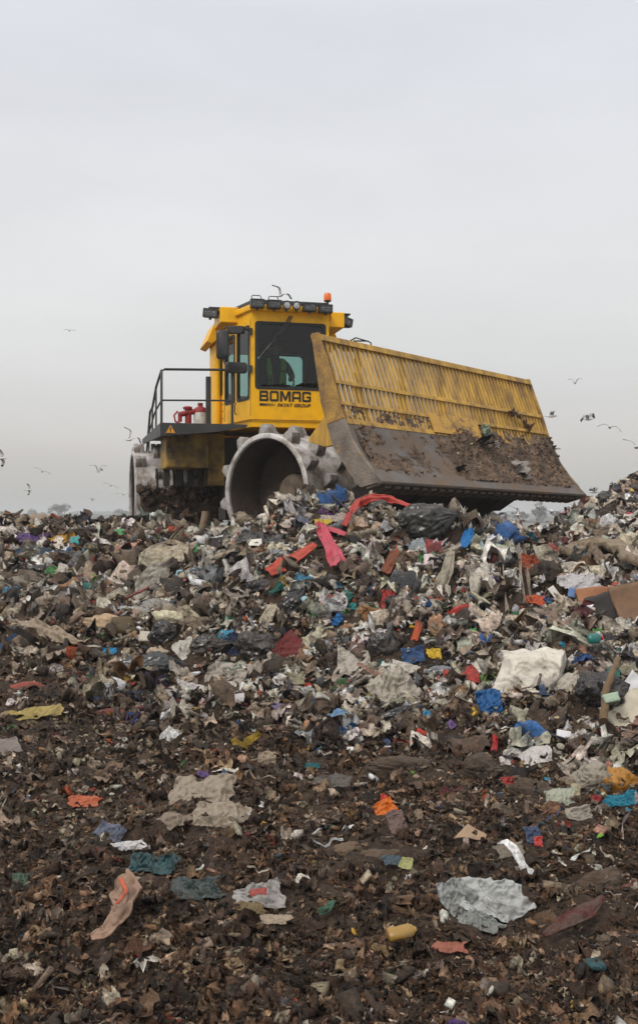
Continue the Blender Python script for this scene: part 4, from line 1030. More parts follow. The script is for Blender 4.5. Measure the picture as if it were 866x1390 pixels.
def strip(pts, wd, name, label, cat, rgb, kind='cloth', lift=.08, tw=.6, dirt=.3, lifts=None, thick=.006, amp=.2, face=0.):
    """a band of cloth or film through places on the heap; wd = width in photo pixels, one or per point"""
    H = np.array([hit(*p_) for p_ in pts]); L = lifts or [lift] * len(pts)
    H[:, 2] += L; wds = np.array(wd if isinstance(wd, (list, tuple)) else [wd] * len(pts)) * H[:, 1] / FOC
    n = 60; t = np.linspace(0, len(pts) - 1, n)
    C = np.stack([np.interp(t, range(len(pts)), H[:, k]) for k in range(3)], -1)
    ker = np.array([1, 2, 3, 2, 1.]) / 9
    for k in range(3): C[2:-2, k] = np.convolve(C[:, k], ker, 'valid')
    wv = np.interp(t, range(len(pts)), wds); o_ = hr_.random(3) * 30
    T = np.gradient(C, axis=0); T /= np.linalg.norm(T, axis=1)[:, None]
    Nn = np.array([0, -math.cos(face), .75]); Nn = Nn / np.linalg.norm(Nn)
    S = np.cross(T, Nn); S /= np.linalg.norm(S, axis=1)[:, None]; Nv = np.cross(S, T)
    m_ = 14; q = np.linspace(-.5, .5, m_); P = []
    tn = np.stack([t * .8, t * 0, t * 0], -1)
    for j, s in enumerate(q):
        jj = np.stack([t * 1.6 + o_[0], t * 0 + s * 2.6, t * 0 + o_[1]], -1)
        off = amp * wv * (vn(jj) + .5 * (1 - 2 * np.abs(vn(jj * 2.2)))) + amp * .35 * wv * math.cos(s * 9)
        side = s * wv * (1 + .3 * vn(tn + o_[2] + (3 if s > 0 else 9)))
        an = tw * vn(tn * .9 + o_)
        P.append(C + S * (side * np.cos(an))[:, None] + Nv * (side * np.sin(an) + off)[:, None])
    P = np.stack(P, 0).reshape(-1, 3)
    return finish(P, grid_faces(n, m_), name, label, cat, hmat(rgb, kind, dirt), thick=thick)
def board(px, py, w, h, name, label, cat, rgb, kind='card', rot=0., tilt=35., yaw=0., th=.02, dirt=.3, lift=.05, cut=None, warp=.03):
    x, y, z = hit(px, py); wm = size_m(w, y); hm = size_m(h, y) / math.sin(R(tilt) + (CAMZ - z) / y)
    n = 12; out = cut or [(-.5, -.5), (.5, -.5), (.5, .5), (-.5, .5)]
    # fill the outline with a grid mapped bilinearly (4 corners)
    c4 = np.array(out[:4], float)
    u, v = np.meshgrid(np.linspace(0, 1, n), np.linspace(0, 1, n)); u, v = u.ravel()[:, None], v.ravel()[:, None]
    Q = (1 - u) * (1 - v) * c4[0] + u * (1 - v) * c4[1] + u * v * c4[2] + (1 - u) * v * c4[3]
    o_ = hr_.random(3) * 9
    P = np.concatenate([Q * np.array([wm, hm]), np.zeros((n * n, 1))], 1)
    edge = ((u < .01) | (u > .99) | (v < .01) | (v > .99)).ravel()
    P[:, :2] += edge[:, None] * .03 * min(wm, hm) * np.stack([vn(P * 14 + o_), vn(P * 14 + o_ + 5)], -1)
    P[:, 2] += warp * min(wm, hm) * 4 * (vn(P * (1.2 / max(wm, hm)) * 2 + o_))
    B = basis(rot, tilt, yaw); P = P @ B.T + np.array([x, y, z]) + B[:, 2] * lift
    return finish(P, grid_faces(n, n), name, label, cat, hmat(rgb, kind, dirt), smooth=False, thick=th)
def stick(p0, p1, r, name, label, cat, rgb, kind='hard', l0=.06, l1=.1, dirt=.2, mid=None, r1=None):
    a, b_ = Vector(hit(*p0)) + Vector((0, -.03, l0)), Vector(hit(*p1)) + Vector((0, -.03, l1))
    path = [a] + [Vector(hit(*q[:2])) + Vector((0, -.03, q[2])) for q in (mid or [])] + [b_]
    fine = []
    for i in range(len(path) - 1):
        for k in range(5): fine.append(path[i].lerp(path[i + 1], k / 5) + Vector((hr_.random() - .5, hr_.random() - .5, hr_.random() - .5)) * r * .5 * (1 if kind != 'hard' else .1))
    fine.append(path[-1]); c = (a + b_) / 2
    mb = MB(); rs = [r + ((r1 or r) - r) * k / (len(fine) - 1) for k in range(len(fine))]
    mb.tube([tuple(q - c) for q in fine], rs, 9); o = mb.build(name, hmat(rgb, kind, dirt), smooth='auto'); o.location = c
    return tag(o, label, cat)
def bottle(px, py, ln, wd, name, label, rgb, cap, rot=0., kind='hard', cat='bottle', flat=.7, lift=.06, dirt=.15, tilt=35.):
    x, y, z = hit(px, py); L = size_m(ln, y); r_ = size_m(wd, y) / 2
    prof = [(.001, -.5), (.8, -.495), (1, -.46), (.96, -.2), (1, -.1), (1, .18), (.8, .28), (.36, .36), (.34, .40)]
    n = 20; V_ = []
    for a, h_ in prof:
        for k in range(n):
            t = 2 * math.pi * k / n; V_.append((h_ * L, a * r_ * math.cos(t), a * r_ * flat * math.sin(t)))
    P = np.array(V_); P += .10 * r_ * np.stack([vn(P * 30), vn(P * 30 + 4), vn(P * 30 + 8)], -1)
    B = basis(rot, tilt)
    M = Matrix([[*B[i], 0] for i in range(3)] + [[0, 0, 0, 1]])
    o = np_mesh(name, P, [grid_faces(n, len(prof), wrap=True)], hmat(rgb, kind, dirt), smooth=True)
    o.matrix_world = Matrix.Translation((x, y - .03, z + lift + r_ * .5)) @ M
    if cap:
        mb = MB(); mb.tube([(.37 * L, 0, 0), (.5 * L, 0, 0)], .42 * r_ * 1.05, 14); mb.build('cap', hmat(cap, 'hard', .1), o, smooth='auto')
    return tag(o, label, cat)
def carton(px, py, w, h, name, label, rgb, rot=0., tilt=50., yaw=20., d=.6, kind='card', cat='carton', dirt=.2, lift=.04):
    x, y, z = hit(px, py); wm, hm = size_m(w, y) / 2, size_m(h, y) / 2
    n = 7; bm = bmesh.new(); bmesh.ops.create_cube(bm, size=2); bmesh.ops.subdivide_edges(bm, edges=bm.edges[:], cuts=4, use_grid_fill=True)
    o_ = hr_.random(3) * 40; P = np.array([v.co[:] for v in bm.verts]); F = np.array([[v.index for v in f.verts] for f in bm.faces]); bm.free()
    P = P * (1 - .12 * np.abs(vn(P * 1.3 + o_)))[:, None]; P += .10 * np.stack([vn(P * 1.4 + o_), vn(P * 1.4 + o_ + 3), vn(P * 1.4 + o_ + 6)], -1)
    P *= np.array([wm, hm, min(wm, hm) * d]); B = basis(rot, tilt, yaw); P = P @ B.T + np.array([x, y, z + lift + min(wm, hm) * .3])
    return finish(P, F, name, label, cat, hmat(rgb, kind, dirt), smooth=False)

# ---- crest of the heap
bag(573, 722, 66, 54, 'refuse_bag', 'large dark grey refuse bag bulging at the crest beneath the blade', 'bag', (54, 54, 52), rot=14, dirt=.2, depth=.9, lift=.07, crease=.06, lump=.18)
strip([(556, 690), (530, 690), (505, 692), (488, 702), (476, 716), (466, 735)], [8, 12, 13, 12, 11, 7], 'red_sheet', 'salmon red plastic sheet draped along the crest left of the grey refuse bag', 'plastic sheet', (206, 74, 66), 'film', lift=.17, amp=.35, dirt=.25, tw=.5)
strip([(432, 724), (448, 730), (470, 737)], [8, 10, 8], 'pink_band', 'short pink plastic band linking the red sheet to the hanging pink strip', 'plastic strip', (208, 84, 98), 'film', lift=.09, amp=.1, dirt=.06, tw=.1)
strip([(433, 722), (440, 744), (452, 766), (461, 788)], [9, 17, 17, 26], 'pink_strip', 'bright pink plastic strip hanging down the middle of the heap', 'plastic strip', (218, 88, 108), 'film', lift=.13, lifts=[.10, .15, .15, .12], amp=.3, dirt=.2, tw=.3)
sheet(458, 712, 50, 24, 'pale_bag', 'pale translucent bag stretched between the pink band and the black pole', 'bag', (196, 180, 170), rot=8, tilt=55, dirt=.25)
stick((448, 694), (482, 718), .013, 'black_pole', 'thin black pole sticking out beside the red sheet at the crest', 'pole', (24, 22, 22), l0=.2, l1=.14)
strip([(428, 753), (405, 768), (385, 780), (364, 792)], [8, 17, 22, 15], 'orange_red_panel', 'faded orange red plastic panel lying left of the hanging pink strip', 'plastic panel', (204, 80, 58), 'film', lift=.11, amp=.12, dirt=.15, tw=.1, thick=.01)
bag(492, 676, 22, 18, 'white_bundle', 'small white bundle under the near corner of the blade', 'bundle', (214, 210, 204), 'cloth', rot=40, dirt=.15)
bag(512, 678, 26, 16, 'dark_bundle', 'crumpled charcoal bundle right of the small white bundle under the blade', 'bundle', (44, 42, 42), rot=10)
sheet(444, 700, 26, 12, 'purple_wrapper', 'dark purple wrapper beneath the top of the black pole', 'wrapper', (84, 46, 92), rot=-20, dirt=.1)
sheet(438, 712, 20, 9, 'yellow_wrapper', 'yellow wrapper just left of the black pole', 'wrapper', (214, 190, 60), dirt=.1, tilt=55)
strip([(352, 690), (375, 691), (388, 688)], 6, 'red_rag', 'red rag on the heap in front of the hollow front wheel', 'rag', (176, 44, 40), lift=.10, dirt=.15)
sheet(389, 687, 16, 10, 'lime_wrapper', 'lime green wrapper right of the red rag before the front wheel', 'wrapper', (128, 168, 40), tilt=60, dirt=.08)
sheet(402, 687, 16, 9, 'crimson_wrapper', 'crimson wrapper right of the lime wrapper before the front wheel', 'wrapper', (200, 44, 48), tilt=60, dirt=.08)
sheet(325, 693, 16, 12, 'violet_wrapper', 'violet wrapper at the lower left of the front wheel opening', 'wrapper', (78, 44, 124), tilt=60, dirt=.05)
sheet(352, 706, 12, 12, 'navy_rag', 'navy blue rag below the front wheel opening', 'rag', (38, 46, 92), 'cloth', tilt=60, dirt=.1)
sheet(310, 718, 36, 18, 'white_sheet', 'crumpled white sheet below and left of the front wheel', 'sheet', (206, 198, 186), tilt=45, dirt=.2)
strip([(228, 725), (242, 726), (255, 727)], 9, 'orange_sheet', 'orange plastic strip on the crest between the rear and front wheels', 'plastic strip', (212, 96, 60), 'film', lift=.08, dirt=.15)
sheet(248, 718, 14, 7, 'green_bag', 'pale green bag behind the orange strip on the crest', 'bag', (124, 160, 96), dirt=.15)
stick((276, 704), (279, 683), .06, 'rag_bundle', 'upright twist of beige rags standing by the scraper beam', 'rags', (150, 128, 108), 'cloth', l0=.06, l1=.45, dirt=.4)
board(423, 729, 28, 9, 'dark_offcut', 'short dark grey offcut at the left end of the pink strip', 'offcut', (64, 58, 54), tilt=70, th=.02)
sheet(355, 734, 60, 16, 'black_film', 'black film lying under two white cards on the upper heap', 'plastic film', (50, 50, 52), 'bag', rot=-6, tilt=35, dirt=.3)
board(346, 741, 20, 9, 'white_card', 'white card resting flat on the black film', 'card', (222, 218, 208), rot=6, tilt=45, th=.004, dirt=.1)
board(352, 759, 8, 18, 'white_card', 'narrow upright white card below the black film', 'card', (216, 210, 198), rot=28, tilt=55, th=.004, dirt=.1)
board(348, 770, 20, 9, 'white_card', 'small white card under the narrow upright card', 'card', (220, 214, 206), rot=-8, tilt=45, th=.004, dirt=.12)
carton(374, 760, 17, 13, 'striped_carton', 'small grey and white striped carton left of the orange red panel', (130, 132, 140), yaw=10)
# ---- left slope
sheet(262, 756, 120, 36, 'clear_sheet', 'long dirty translucent sheet running up the slope left of the middle', 'plastic sheet', (196, 184, 160), rot=20, tilt=38, amp=.35, dirt=.42, lift=.08, n=60, shape=.13)
sheet(218, 800, 62, 62, 'clear_sheet', 'broad grey white translucent sheet bulging below the long dirty sheet', 'plastic sheet', (182, 178, 166), rot=-20, tilt=55, amp=.4, dirt=.4, lift=.1, n=60)
sheet(212, 832, 55, 26, 'pale_film', 'smooth pale grey film spread below the bulging translucent sheet', 'plastic film', (160, 160, 154), rot=5, tilt=35, amp=.3, dirt=.35)
bottle(206, 852, 36, 15, 'white_tube', 'long white flattened tube standing upright on the left slope', (216, 210, 198), None, rot=78, cat='tube', tilt=60, flat=.35, dirt=.2)
carton(206, 874, 34, 14, 'white_box', 'crushed white box at the foot of the long white tube', (196, 188, 174), yaw=-15, tilt=60, cat='box')
strip([(172, 830), (190, 822), (204, 813)], 4.5, 'red_stick', 'dull red stick leaning left of the bulging translucent sheet', 'stick', (142, 48, 44), 'hard', lift=.14, amp=.05, tw=.05, thick=.02)
board(174, 796, 44, 54, 'brown_board', 'torn grey brown fibreboard standing on edge in the left hollow', 'board', (92, 80, 68), tilt=66, rot=-32, yaw=-20, th=.02, dirt=.55, cut=[(-.5, -.5), (.1, -.42), (.5, .4), (-.1, .5)])
bag(146, 852, 56, 32, 'tan_bag', 'tan bag with a pointed end on the left slope below the brown board', 'bag', (184, 158, 128), 'cloth', rot=-12, dirt=.35, crease=.05)
carton(168, 862, 30, 28, 'brown_carton', 'olive brown carton pushed against the tan bag', (96, 80, 52), yaw=30, dirt=.5)
strip([(14, 852), (38, 856), (62, 868), (86, 878), (112, 886)], [8, 18, 22, 20, 12], 'beige_cloth', 'long beige grey cloth trailing over soil at the far left', 'cloth', (158, 142, 122), lift=.08, amp=.35, dirt=.4)
strip([(0, 788), (30, 792), (60, 798)], [16, 18, 14], 'grey_cloth', 'grey brown cloth roll at the left edge below the blue tarp', 'cloth', (112, 100, 90), lift=.1, amp=.3, dirt=.5)
sheet(46, 753, 70, 14, 'blue_tarp', 'dark blue tarp scrap at the left edge of the crest', 'tarp', (30, 62, 92), 'film', rot=-8, tilt=40, dirt=.2)
sheet(46, 732, 42, 13, 'purple_bag', 'purple bag lying on the far left crest', 'bag', (96, 66, 128), tilt=45, dirt=.15)
sheet(124, 721, 22, 8, 'purple_bag', 'smaller purple bag on the crest right of the yellow bag', 'bag', (92, 64, 140), tilt=45, dirt=.1)
sheet(86, 738, 38, 18, 'yellow_bag', 'bright yellow ochre bag on the left crest', 'bag', (206, 156, 44), rot=18, tilt=50, dirt=.15)
sheet(44, 720, 16, 10, 'yellow_rag', 'small yellow rag above the purple bag on the far left crest', 'rag', (204, 150, 60), tilt=50, dirt=.1)
sheet(172, 727, 44, 9, 'red_net', 'red net crumpled on the crest in front of the rear wheel', 'net', (170, 38, 44), 'cloth', tilt=45, dirt=.15, shape=.3)
sheet(164, 730, 18, 8, 'green_net', 'pale green net lying on the red net', 'net', (104, 170, 116), 'cloth', tilt=50, dirt=.1, lift=.14)
sheet(102, 736, 12, 10, 'turquoise_wrapper', 'turquoise wrapper beside the yellow ochre bag', 'wrapper', (84, 176, 180), tilt=50, dirt=.1)
bag(78, 762, 74, 26, 'black_sack', 'wide black sack sagging in the dark hollow on the left', 'sack', (40, 38, 38), rot=8, dirt=.35, knot=False)
bag(60, 778, 60, 18, 'black_sack', 'flat black sack tucked under the wide one in the left hollow', 'sack', (30, 29, 30), rot=-6, dirt=.3, knot=False)
bag(108, 770, 30, 30, 'grey_sack', 'grey sack at the right side of the left hollow', 'sack', (72, 70, 70), rot=30, dirt=.35)
strip([(96, 696), (84, 697), (70, 698)], [14, 16, 10], 'dark_rag', 'dark brown rag heaped on the far left crest against the sky', 'rag', (56, 42, 34), lift=.2, amp=.4, dirt=.5)
sheet(126, 795, 13, 24, 'green_wrapper', 'bright green and white wrapper standing in the left hollow', 'wrapper', (116, 176, 48), tilt=70, dirt=.08)
sheet(52, 792, 20, 10, 'red_white_wrapper', 'red wrapper on soil below the black sacks', 'wrapper', (184, 38, 44), rot=-12, tilt=50, dirt=.1)
carton(24, 813, 15, 6, 'blue_box', 'small blue box at the far left', (56, 104, 158), cat='box', yaw=0, tilt=70, dirt=.1)
sheet(5, 848, 12, 9, 'orange_wrapper', 'orange wrapper at the very left edge of the soil', 'wrapper', (204, 92, 40), tilt=45, dirt=.1)
sheet(169, 767, 18, 10, 'orange_wrapper', 'orange brown wrapper above the torn brown board', 'wrapper', (196, 96, 50), rot=15, tilt=55, dirt=.15)
sheet(150, 888, 22, 8, 'cyan_wrapper', 'shiny cyan wrapper just above the black bag on the left', 'wrapper', (50, 150, 204), tilt=45, dirt=.03)
bag(200, 905, 92, 44, 'black_bag', 'shiny black refuse bag lying on the soil left of the middle', 'bag', (46, 50, 53), rot=2, dirt=.12, lump=.25, crease=.12, lift=-.06)
bag(283, 811, 42, 22, 'black_bag', 'small black bag halfway up the slope under the long dirty sheet', 'bag', (40, 40, 42), rot=12, dirt=.15)
bag(268, 784, 24, 20, 'black_bag', 'dark bag tucked just above the small black bag', 'bag', (58, 54, 54), rot=-10, dirt=.2)
bag(348, 878, 52, 40, 'black_bag', 'rounded dusty black bag right of the navy jacket', 'bag', (50, 46, 44), rot=-8, dirt=.35)
bag(284, 878, 42, 30, 'black_bag', 'dusty black bag left of the navy jacket', 'bag', (54, 50, 48), rot=10, dirt=.35)
bag(398, 822, 36, 32, 'black_bag', 'plump black bag right of the green strip on the slope', 'bag', (44, 43, 44), rot=55, dirt=.15)
bag(352, 800, 36, 22, 'black_bag', 'black bag below the tip of the orange red panel', 'bag', (40, 38, 38), rot=-5, dirt=.25)
bag(222, 862, 36, 36, 'black_bag', 'dull black bag between the white tube and white papers', 'bag', (42, 42, 44), rot=-40, dirt=.25)
sheet(318, 882, 30, 40, 'navy_jacket', 'navy blue jacket crumpled between two dusty black bags', 'jacket', (34, 44, 72), 'cloth', rot=-15, tilt=60, dirt=.2, thick=.012)
sheet(388, 888, 48, 40, 'maroon_cloth', 'maroon cloth folded on the slope right of the rounded black bag', 'cloth', (104, 40, 40), 'cloth', rot=28, tilt=50, amp=.3, dirt=.2, thick=.012)
sheet(373, 844, 34, 34, 'cream_sheet', 'stiff cream plastic sheet folded in the middle of the slope', 'plastic sheet', (196, 184, 164), rot=-12, tilt=55, amp=.35, dirt=.25)
sheet(254, 886, 30, 30, 'white_film', 'creased white film right of the dull black bag', 'plastic film', (208, 204, 194), rot=30, tilt=50, dirt=.2)
sheet(312, 918, 62, 30, 'white_bag', 'thin white carrier bag spread below the navy jacket', 'bag', (186, 178, 166), rot=8, tilt=48, dirt=.25, shape=.3)
strip([(366, 820), (376, 814), (384, 808)], 9, 'green_strip', 'teal green cloth strip left of the plump black bag', 'cloth strip', (28, 92, 82), lift=.1, dirt=.1)
sheet(309, 842, 14, 8, 'green_wrapper', 'small teal green wrapper on the slope above the navy jacket', 'wrapper', (24, 120, 96), tilt=55, dirt=.05)
sheet(264, 774, 13, 8, 'green_wrapper', 'lime green wrapper on the upper left slope beside the long dirty sheet', 'wrapper', (112, 186, 44), tilt=55, rot=25, dirt=.05)
carton(246, 788, 13, 13, 'blue_white_carton', 'small white and blue carton near the dark bag on the slope', (150, 190, 206), yaw=-10, dirt=.1)
bottle(416, 806, 34, 13, 'toiletry_tube', 'white tube with turquoise cap lying below the orange red panel', (200, 208, 196), (30, 150, 176), rot=70, cat='tube', tilt=55, dirt=.15)
bottle(415, 826, 12, 10, 'blue_cap_bottle', 'squat pale bottle just below the turquoise capped tube', (140, 180, 186), (20, 140, 170), rot=-60)
# ---- middle of the heap
bottle(581, 777, 26, 14, 'pink_bottle', 'white and pink bottle stuck upright in the heap below the grey refuse bag', (214, 196, 196), (170, 40, 92), rot=-92, tilt=70, dirt=.1)
strip([(612, 762), (608, 792), (598, 814), (576, 822)], [10, 16, 18, 10], 'curved_film', 'dirty clear film curving down the right half of the heap', 'plastic film', (176, 166, 146), 'film', lift=.12, amp=.3, dirt=.3)
strip([(640, 728), (634, 744), (628, 758)], [14, 16, 9], 'blue_cloth', 'bright blue cloth hanging at the right crest', 'cloth', (24, 108, 172), lift=.11, dirt=.06)
sheet(652, 735, 26, 14, 'white_scrap', 'jagged white scrap beside the bright blue cloth', 'scrap', (216, 214, 210), rot=-20, tilt=50, shape=.3, dirt=.1)
sheet(488, 764, 12, 9, 'pink_wrapper', 'small pink wrapper below the hanging pink strip', 'wrapper', (206, 84, 140), tilt=60, dirt=.05)
sheet(495, 780, 10, 16, 'yellow_wrapper', 'small yellow wrapper right of the hanging pink strip', 'wrapper', (210, 170, 50), tilt=70, dirt=.1)
sheet(528, 818, 20, 26, 'red_packet', 'red and gold crisp packet in the middle of the heap', 'packet', (170, 48, 44), tilt=60, dirt=.15)
sheet(505, 842, 36, 30, 'amber_film', 'crumpled amber brown film below the red and gold packet', 'plastic film', (160, 118, 76), tilt=60, dirt=.2, amp=.8)
sheet(458, 845, 12, 16, 'blue_scrap', 'small bright blue scrap left of the crumpled amber film', 'scrap', (30, 112, 178), tilt=60, rot=-35, dirt=.05)
sheet(478, 826, 12, 10, 'teal_wrapper', 'small teal wrapper left of the red and gold packet', 'wrapper', (40, 142, 140), tilt=60, dirt=.05)
strip([(538, 760), (530, 775), (522, 790)], 14, 'rust_rag', 'rust coloured rag hanging in the centre of the heap', 'rag', (128, 66, 40), lift=.09, dirt=.3)
strip([(570, 860), (566, 872), (562, 884)], 10, 'orange_rag', 'orange rag hanging low in the middle of the heap', 'rag', (176, 76, 40), lift=.09, dirt=.2)
bag(519, 878, 34, 44, 'black_bag', 'dusty black bag low in the middle of the heap left of the orange rag', 'bag', (56, 54, 54), rot=60, dirt=.35, depth=.5)
sheet(560, 893, 32, 22, 'blue_denim', 'blue denim cloth at the foot of the middle heap', 'cloth', (48, 76, 116), 'cloth', rot=10, tilt=50, dirt=.15)
sheet(588, 890, 20, 15, 'yellow_bag', 'small bright yellow bag right of the blue denim', 'bag', (222, 186, 46), tilt=55, dirt=.05)
sheet(632, 884, 26, 30, 'white_carrier', 'white and lime carrier bag above the blue bag', 'bag', (200, 204, 188), rot=10, tilt=60, dirt=.12)
sheet(636, 862, 22, 9, 'green_wrapper', 'vivid green wrapper above the white and lime carrier bag', 'wrapper', (70, 188, 92), tilt=50, dirt=.05)
sheet(478, 902, 44, 34, 'white_bag', 'square cream white bag at the foot of the heap in the middle', 'bag', (198, 190, 178), rot=-4, tilt=55, amp=.35, dirt=.2, shape=.08)
sheet(536, 948, 52, 56, 'white_bag', 'big crumpled off white bag bulging from the toe of the heap', 'bag', (190, 182, 168), rot=32, tilt=58, amp=.6, dirt=.2, lift=.12, n=60, bulge=.35)
bag(546, 972, 60, 22, 'black_bag', 'black bag pressed under the big crumpled off white bag', 'bag', (30, 29, 30), rot=20, dirt=.2)
sheet(514, 921, 26, 12, 'orange_net', 'orange net scrap above the big crumpled off white bag', 'net', (206, 116, 44), tilt=50, dirt=.12)
sheet(504, 948, 12, 20, 'yellow_scrap', 'yellow green scrap left of the big crumpled off white bag', 'scrap', (186, 182, 50), tilt=60, dirt=.1)
sheet(554, 913, 50, 14, 'white_paper', 'long white paper above the black bag at the toe of the heap', 'paper', (214, 206, 196), rot=-22, tilt=50, dirt=.1, shape=.1)
bag(602, 918, 46, 24, 'blue_grey_bag', 'blue grey bag right of the long white paper', 'bag', (110, 114, 120), rot=-4, dirt=.3)
sheet(472, 1000, 34, 24, 'blue_bag', 'deep blue bag half buried in soil at the toe of the heap', 'bag', (22, 74, 120), rot=8, tilt=50, amp=.6, dirt=.15)
sheet(459, 976, 22, 20, 'light_blue_wrapper', 'light blue and white wrapper above the deep blue bag', 'wrapper', (120, 160, 196), rot=-30, tilt=45, dirt=.1)
sheet(615, 967, 20, 13, 'orange_cup', 'orange wrapper beside the blue bags at the toe', 'wrapper', (222, 132, 52), tilt=60, dirt=.05)
sheet(583, 975, 18, 12, 'cyan_wrapper', 'cyan wrapper near the orange wrapper at the toe', 'wrapper', (34, 142, 188), rot=25, tilt=50, dirt=.05)
sheet(566, 998, 22, 12, 'green_cloth', 'dark green cloth scrap below the cyan wrapper', 'cloth scrap', (34, 80, 48), 'cloth', rot=15, tilt=45, dirt=.15)
sheet(612, 990, 10, 14, 'purple_strip', 'lilac wrapper right of the dark green cloth scrap', 'wrapper', (120, 90, 150), rot=30, tilt=50, dirt=.1)
# ---- right side
sack_ = sheet(712, 934, 90, 98, 'white_sack', 'huge dirty white sack with a grey seam at the right toe of the heap', 'sack', (240, 233, 220), rot=-12, tilt=68, amp=.36, dirt=.12, lift=.16, n=110, shape=.22, bulge=.36, nf=5, lam=(.3, .5))
from mathutils.bvhtree import BVHTree
bv_ = BVHTree.FromPolygons([v.co + sack_.location for v in sack_.data.vertices], [p_.vertices[:] for p_ in sack_.data.polygons])
mb = MB(); path = []
for px_, py_ in ((733, 915), (731, 925), (728, 935), (726, 944), (723, 953), (721, 961), (718, 970)):
    h_ = bv_.ray_cast(Vector((0, 0, CAMZ)), Vector(((px_ - 433) / FOC, 1, (697 - py_) / FOC)).normalized())
    if h_[0]: path.append(h_[0] + Vector((0, -.006, .003)) - sack_.location)
mb.tube(path, .011, 8); mb.build('seam', hmat((104, 98, 94), 'cloth', .2), sack_, smooth='auto')
sheet(770, 945, 36, 52, 'white_sack', 'smaller off white sack between the huge sack and the black bag', 'sack', (206, 198, 184), rot=4, tilt=66, amp=.4, bulge=.3, dirt=.3, lift=.10)
bag(812, 938, 60, 54, 'black_bag', 'big matt black bag right of the white sacks', 'bag', (42, 40, 41), rot=12, dirt=.22, lift=-.02)
bottle(806, 925, 20, 14, 'red_can', 'red lidded container resting against the big matt black bag', (30, 110, 104), (190, 24, 44), rot=4, cat='container', tilt=70, lift=.3)
sheet(662, 965, 40, 36, 'blue_bag', 'bright blue bag at the lower left of the huge white sack', 'bag', (32, 96, 158), rot=12, tilt=60, amp=.7, dirt=.05, lift=.1)
bag(706, 985, 50, 20, 'black_bag', 'flat black bag squeezed under the huge white sack', 'bag', (36, 35, 36), rot=-14, dirt=.25, knot=False)
bag(760, 985, 34, 26, 'black_bag', 'small black bag under the smaller off white sack', 'bag', (32, 31, 33), rot=20, dirt=.2)
board(855, 944, 34, 36, 'white_card', 'bright white card at the right edge beside the matt black bag', 'card', (222, 222, 226), rot=-35, tilt=62, th=.005, dirt=.05, lift=.15)
board(848, 975, 66, 40, 'cream_board', 'cream foam board at the right edge under the bright white card', 'board', (204, 196, 176), rot=28, tilt=50, th=.03, dirt=.15, lift=.10)
carton(829, 991, 22, 13, 'mint_box', 'small mint green box lying on the cream foam board', (164, 186, 164), rot=12, tilt=60, cat='box', yaw=0, lift=.2, dirt=.1)
stick((837, 952), (817, 1002), .022, 'bent_branch', 'bent brown branch leaning below the matt black bag', 'branch', (116, 94, 70), 'cloth', l0=.3, l1=.12, mid=[(826, 968, .24), (818, 984, .18)], r1=.028)
strip([(816, 1004), (818, 1012), (819, 1018)], 4, 'magenta_ribbon', 'magenta ribbon at the foot of the bent branch', 'ribbon', (170, 50, 96), lift=.06, dirt=.1)
board(778, 1011, 50, 12, 'white_board', 'long bright white board near the right edge', 'board', (216, 214, 220), rot=-12, tilt=40, th=.006, dirt=.05, lift=.08)
sheet(726, 1034, 48, 24, 'white_paper', 'folded white paper left of the long bright white board', 'paper', (218, 212, 210), rot=18, tilt=45, dirt=.06, shape=.1, amp=.25)
sheet(762, 991, 22, 10, 'newspaper_scrap', 'torn printed paper scrap below the smaller off white sack', 'paper', (178, 170, 160), tilt=45, dirt=.2)
stick((725, 1002), (768, 1030), .008, 'black_rod', 'thin black rod lying across the soil at the right', 'rod', (28, 26, 26), l0=.06, l1=.12)
bag(840, 1062, 62, 46, 'orange_bag', 'ochre orange plastic bag near the right edge', 'bag', (196, 140, 60), 'film', rot=-26, dirt=.2, lift=-.04, crease=.12)
bag(800, 1064, 42, 52, 'grey_bag', 'dusty pale grey bag left of the ochre orange bag', 'bag', (172, 164, 150), 'film', rot=-60, dirt=.35, crease=.12)
sheet(842, 1092, 52, 20, 'turquoise_cloth', 'turquoise blue cloth under the ochre orange bag', 'cloth', (34, 116, 140), 'cloth', tilt=45, dirt=.06)
sheet(752, 1090, 50, 26, 'white_green_wrapper', 'pale torn wrapper with bits of green left of the dusty grey bag', 'wrapper', (180, 184, 166), tilt=45, dirt=.25, shape=.3)
sheet(778, 1084, 14, 34, 'cream_strip', 'curled cream strip standing left of the dusty grey bag', 'plastic strip', (190, 178, 146), rot=-10, tilt=65, dirt=.1)
sheet(784, 1113, 36, 26, 'crumpled_paper', 'crumpled grey white paper below the curled cream strip', 'paper', (176, 168, 156), tilt=50, amp=.8, dirt=.3)
sheet(806, 1090, 12, 9, 'red_wrapper', 'tiny red scrap beside the dusty grey bag', 'scrap', (150, 40, 40), tilt=50, dirt=.1)
strip([(671, 1012), (672, 1022), (670, 1032)], 8, 'red_scrap', 'small red scrap in the soil below the bright blue bag', 'scrap', (190, 34, 38), 'film', lift=.06, dirt=.08)
sheet(690, 1066, 16, 18, 'red_scrap', 'red scrap half under a brown lump at the right', 'scrap', (176, 46, 42), rot=20, tilt=55, dirt=.12)
bag(722, 1074, 56, 26, 'brown_sack', 'muddy brown sack lying right of the half buried red scrap', 'sack', (74, 58, 46), 'cloth', rot=-14, dirt=.6)
bag(652, 1046, 40, 34, 'brown_sack', 'muddy brown sack below the bright blue bag', 'sack', (66, 52, 42), 'cloth', rot=0, dirt=.6)
bag(548, 1034, 88, 36, 'brown_sack', 'long muddy brown sack lying in the soil in the middle', 'sack', (82, 66, 54), 'cloth', rot=-5, dirt=.6, knot=False, lift=-.05)
board(803, 824, 48, 34, 'cardboard_sheet', 'reddish brown cardboard sheet on the right side of the heap', 'cardboard', (158, 108, 76), rot=4, tilt=62, th=.015, dirt=.15, lift=.16)
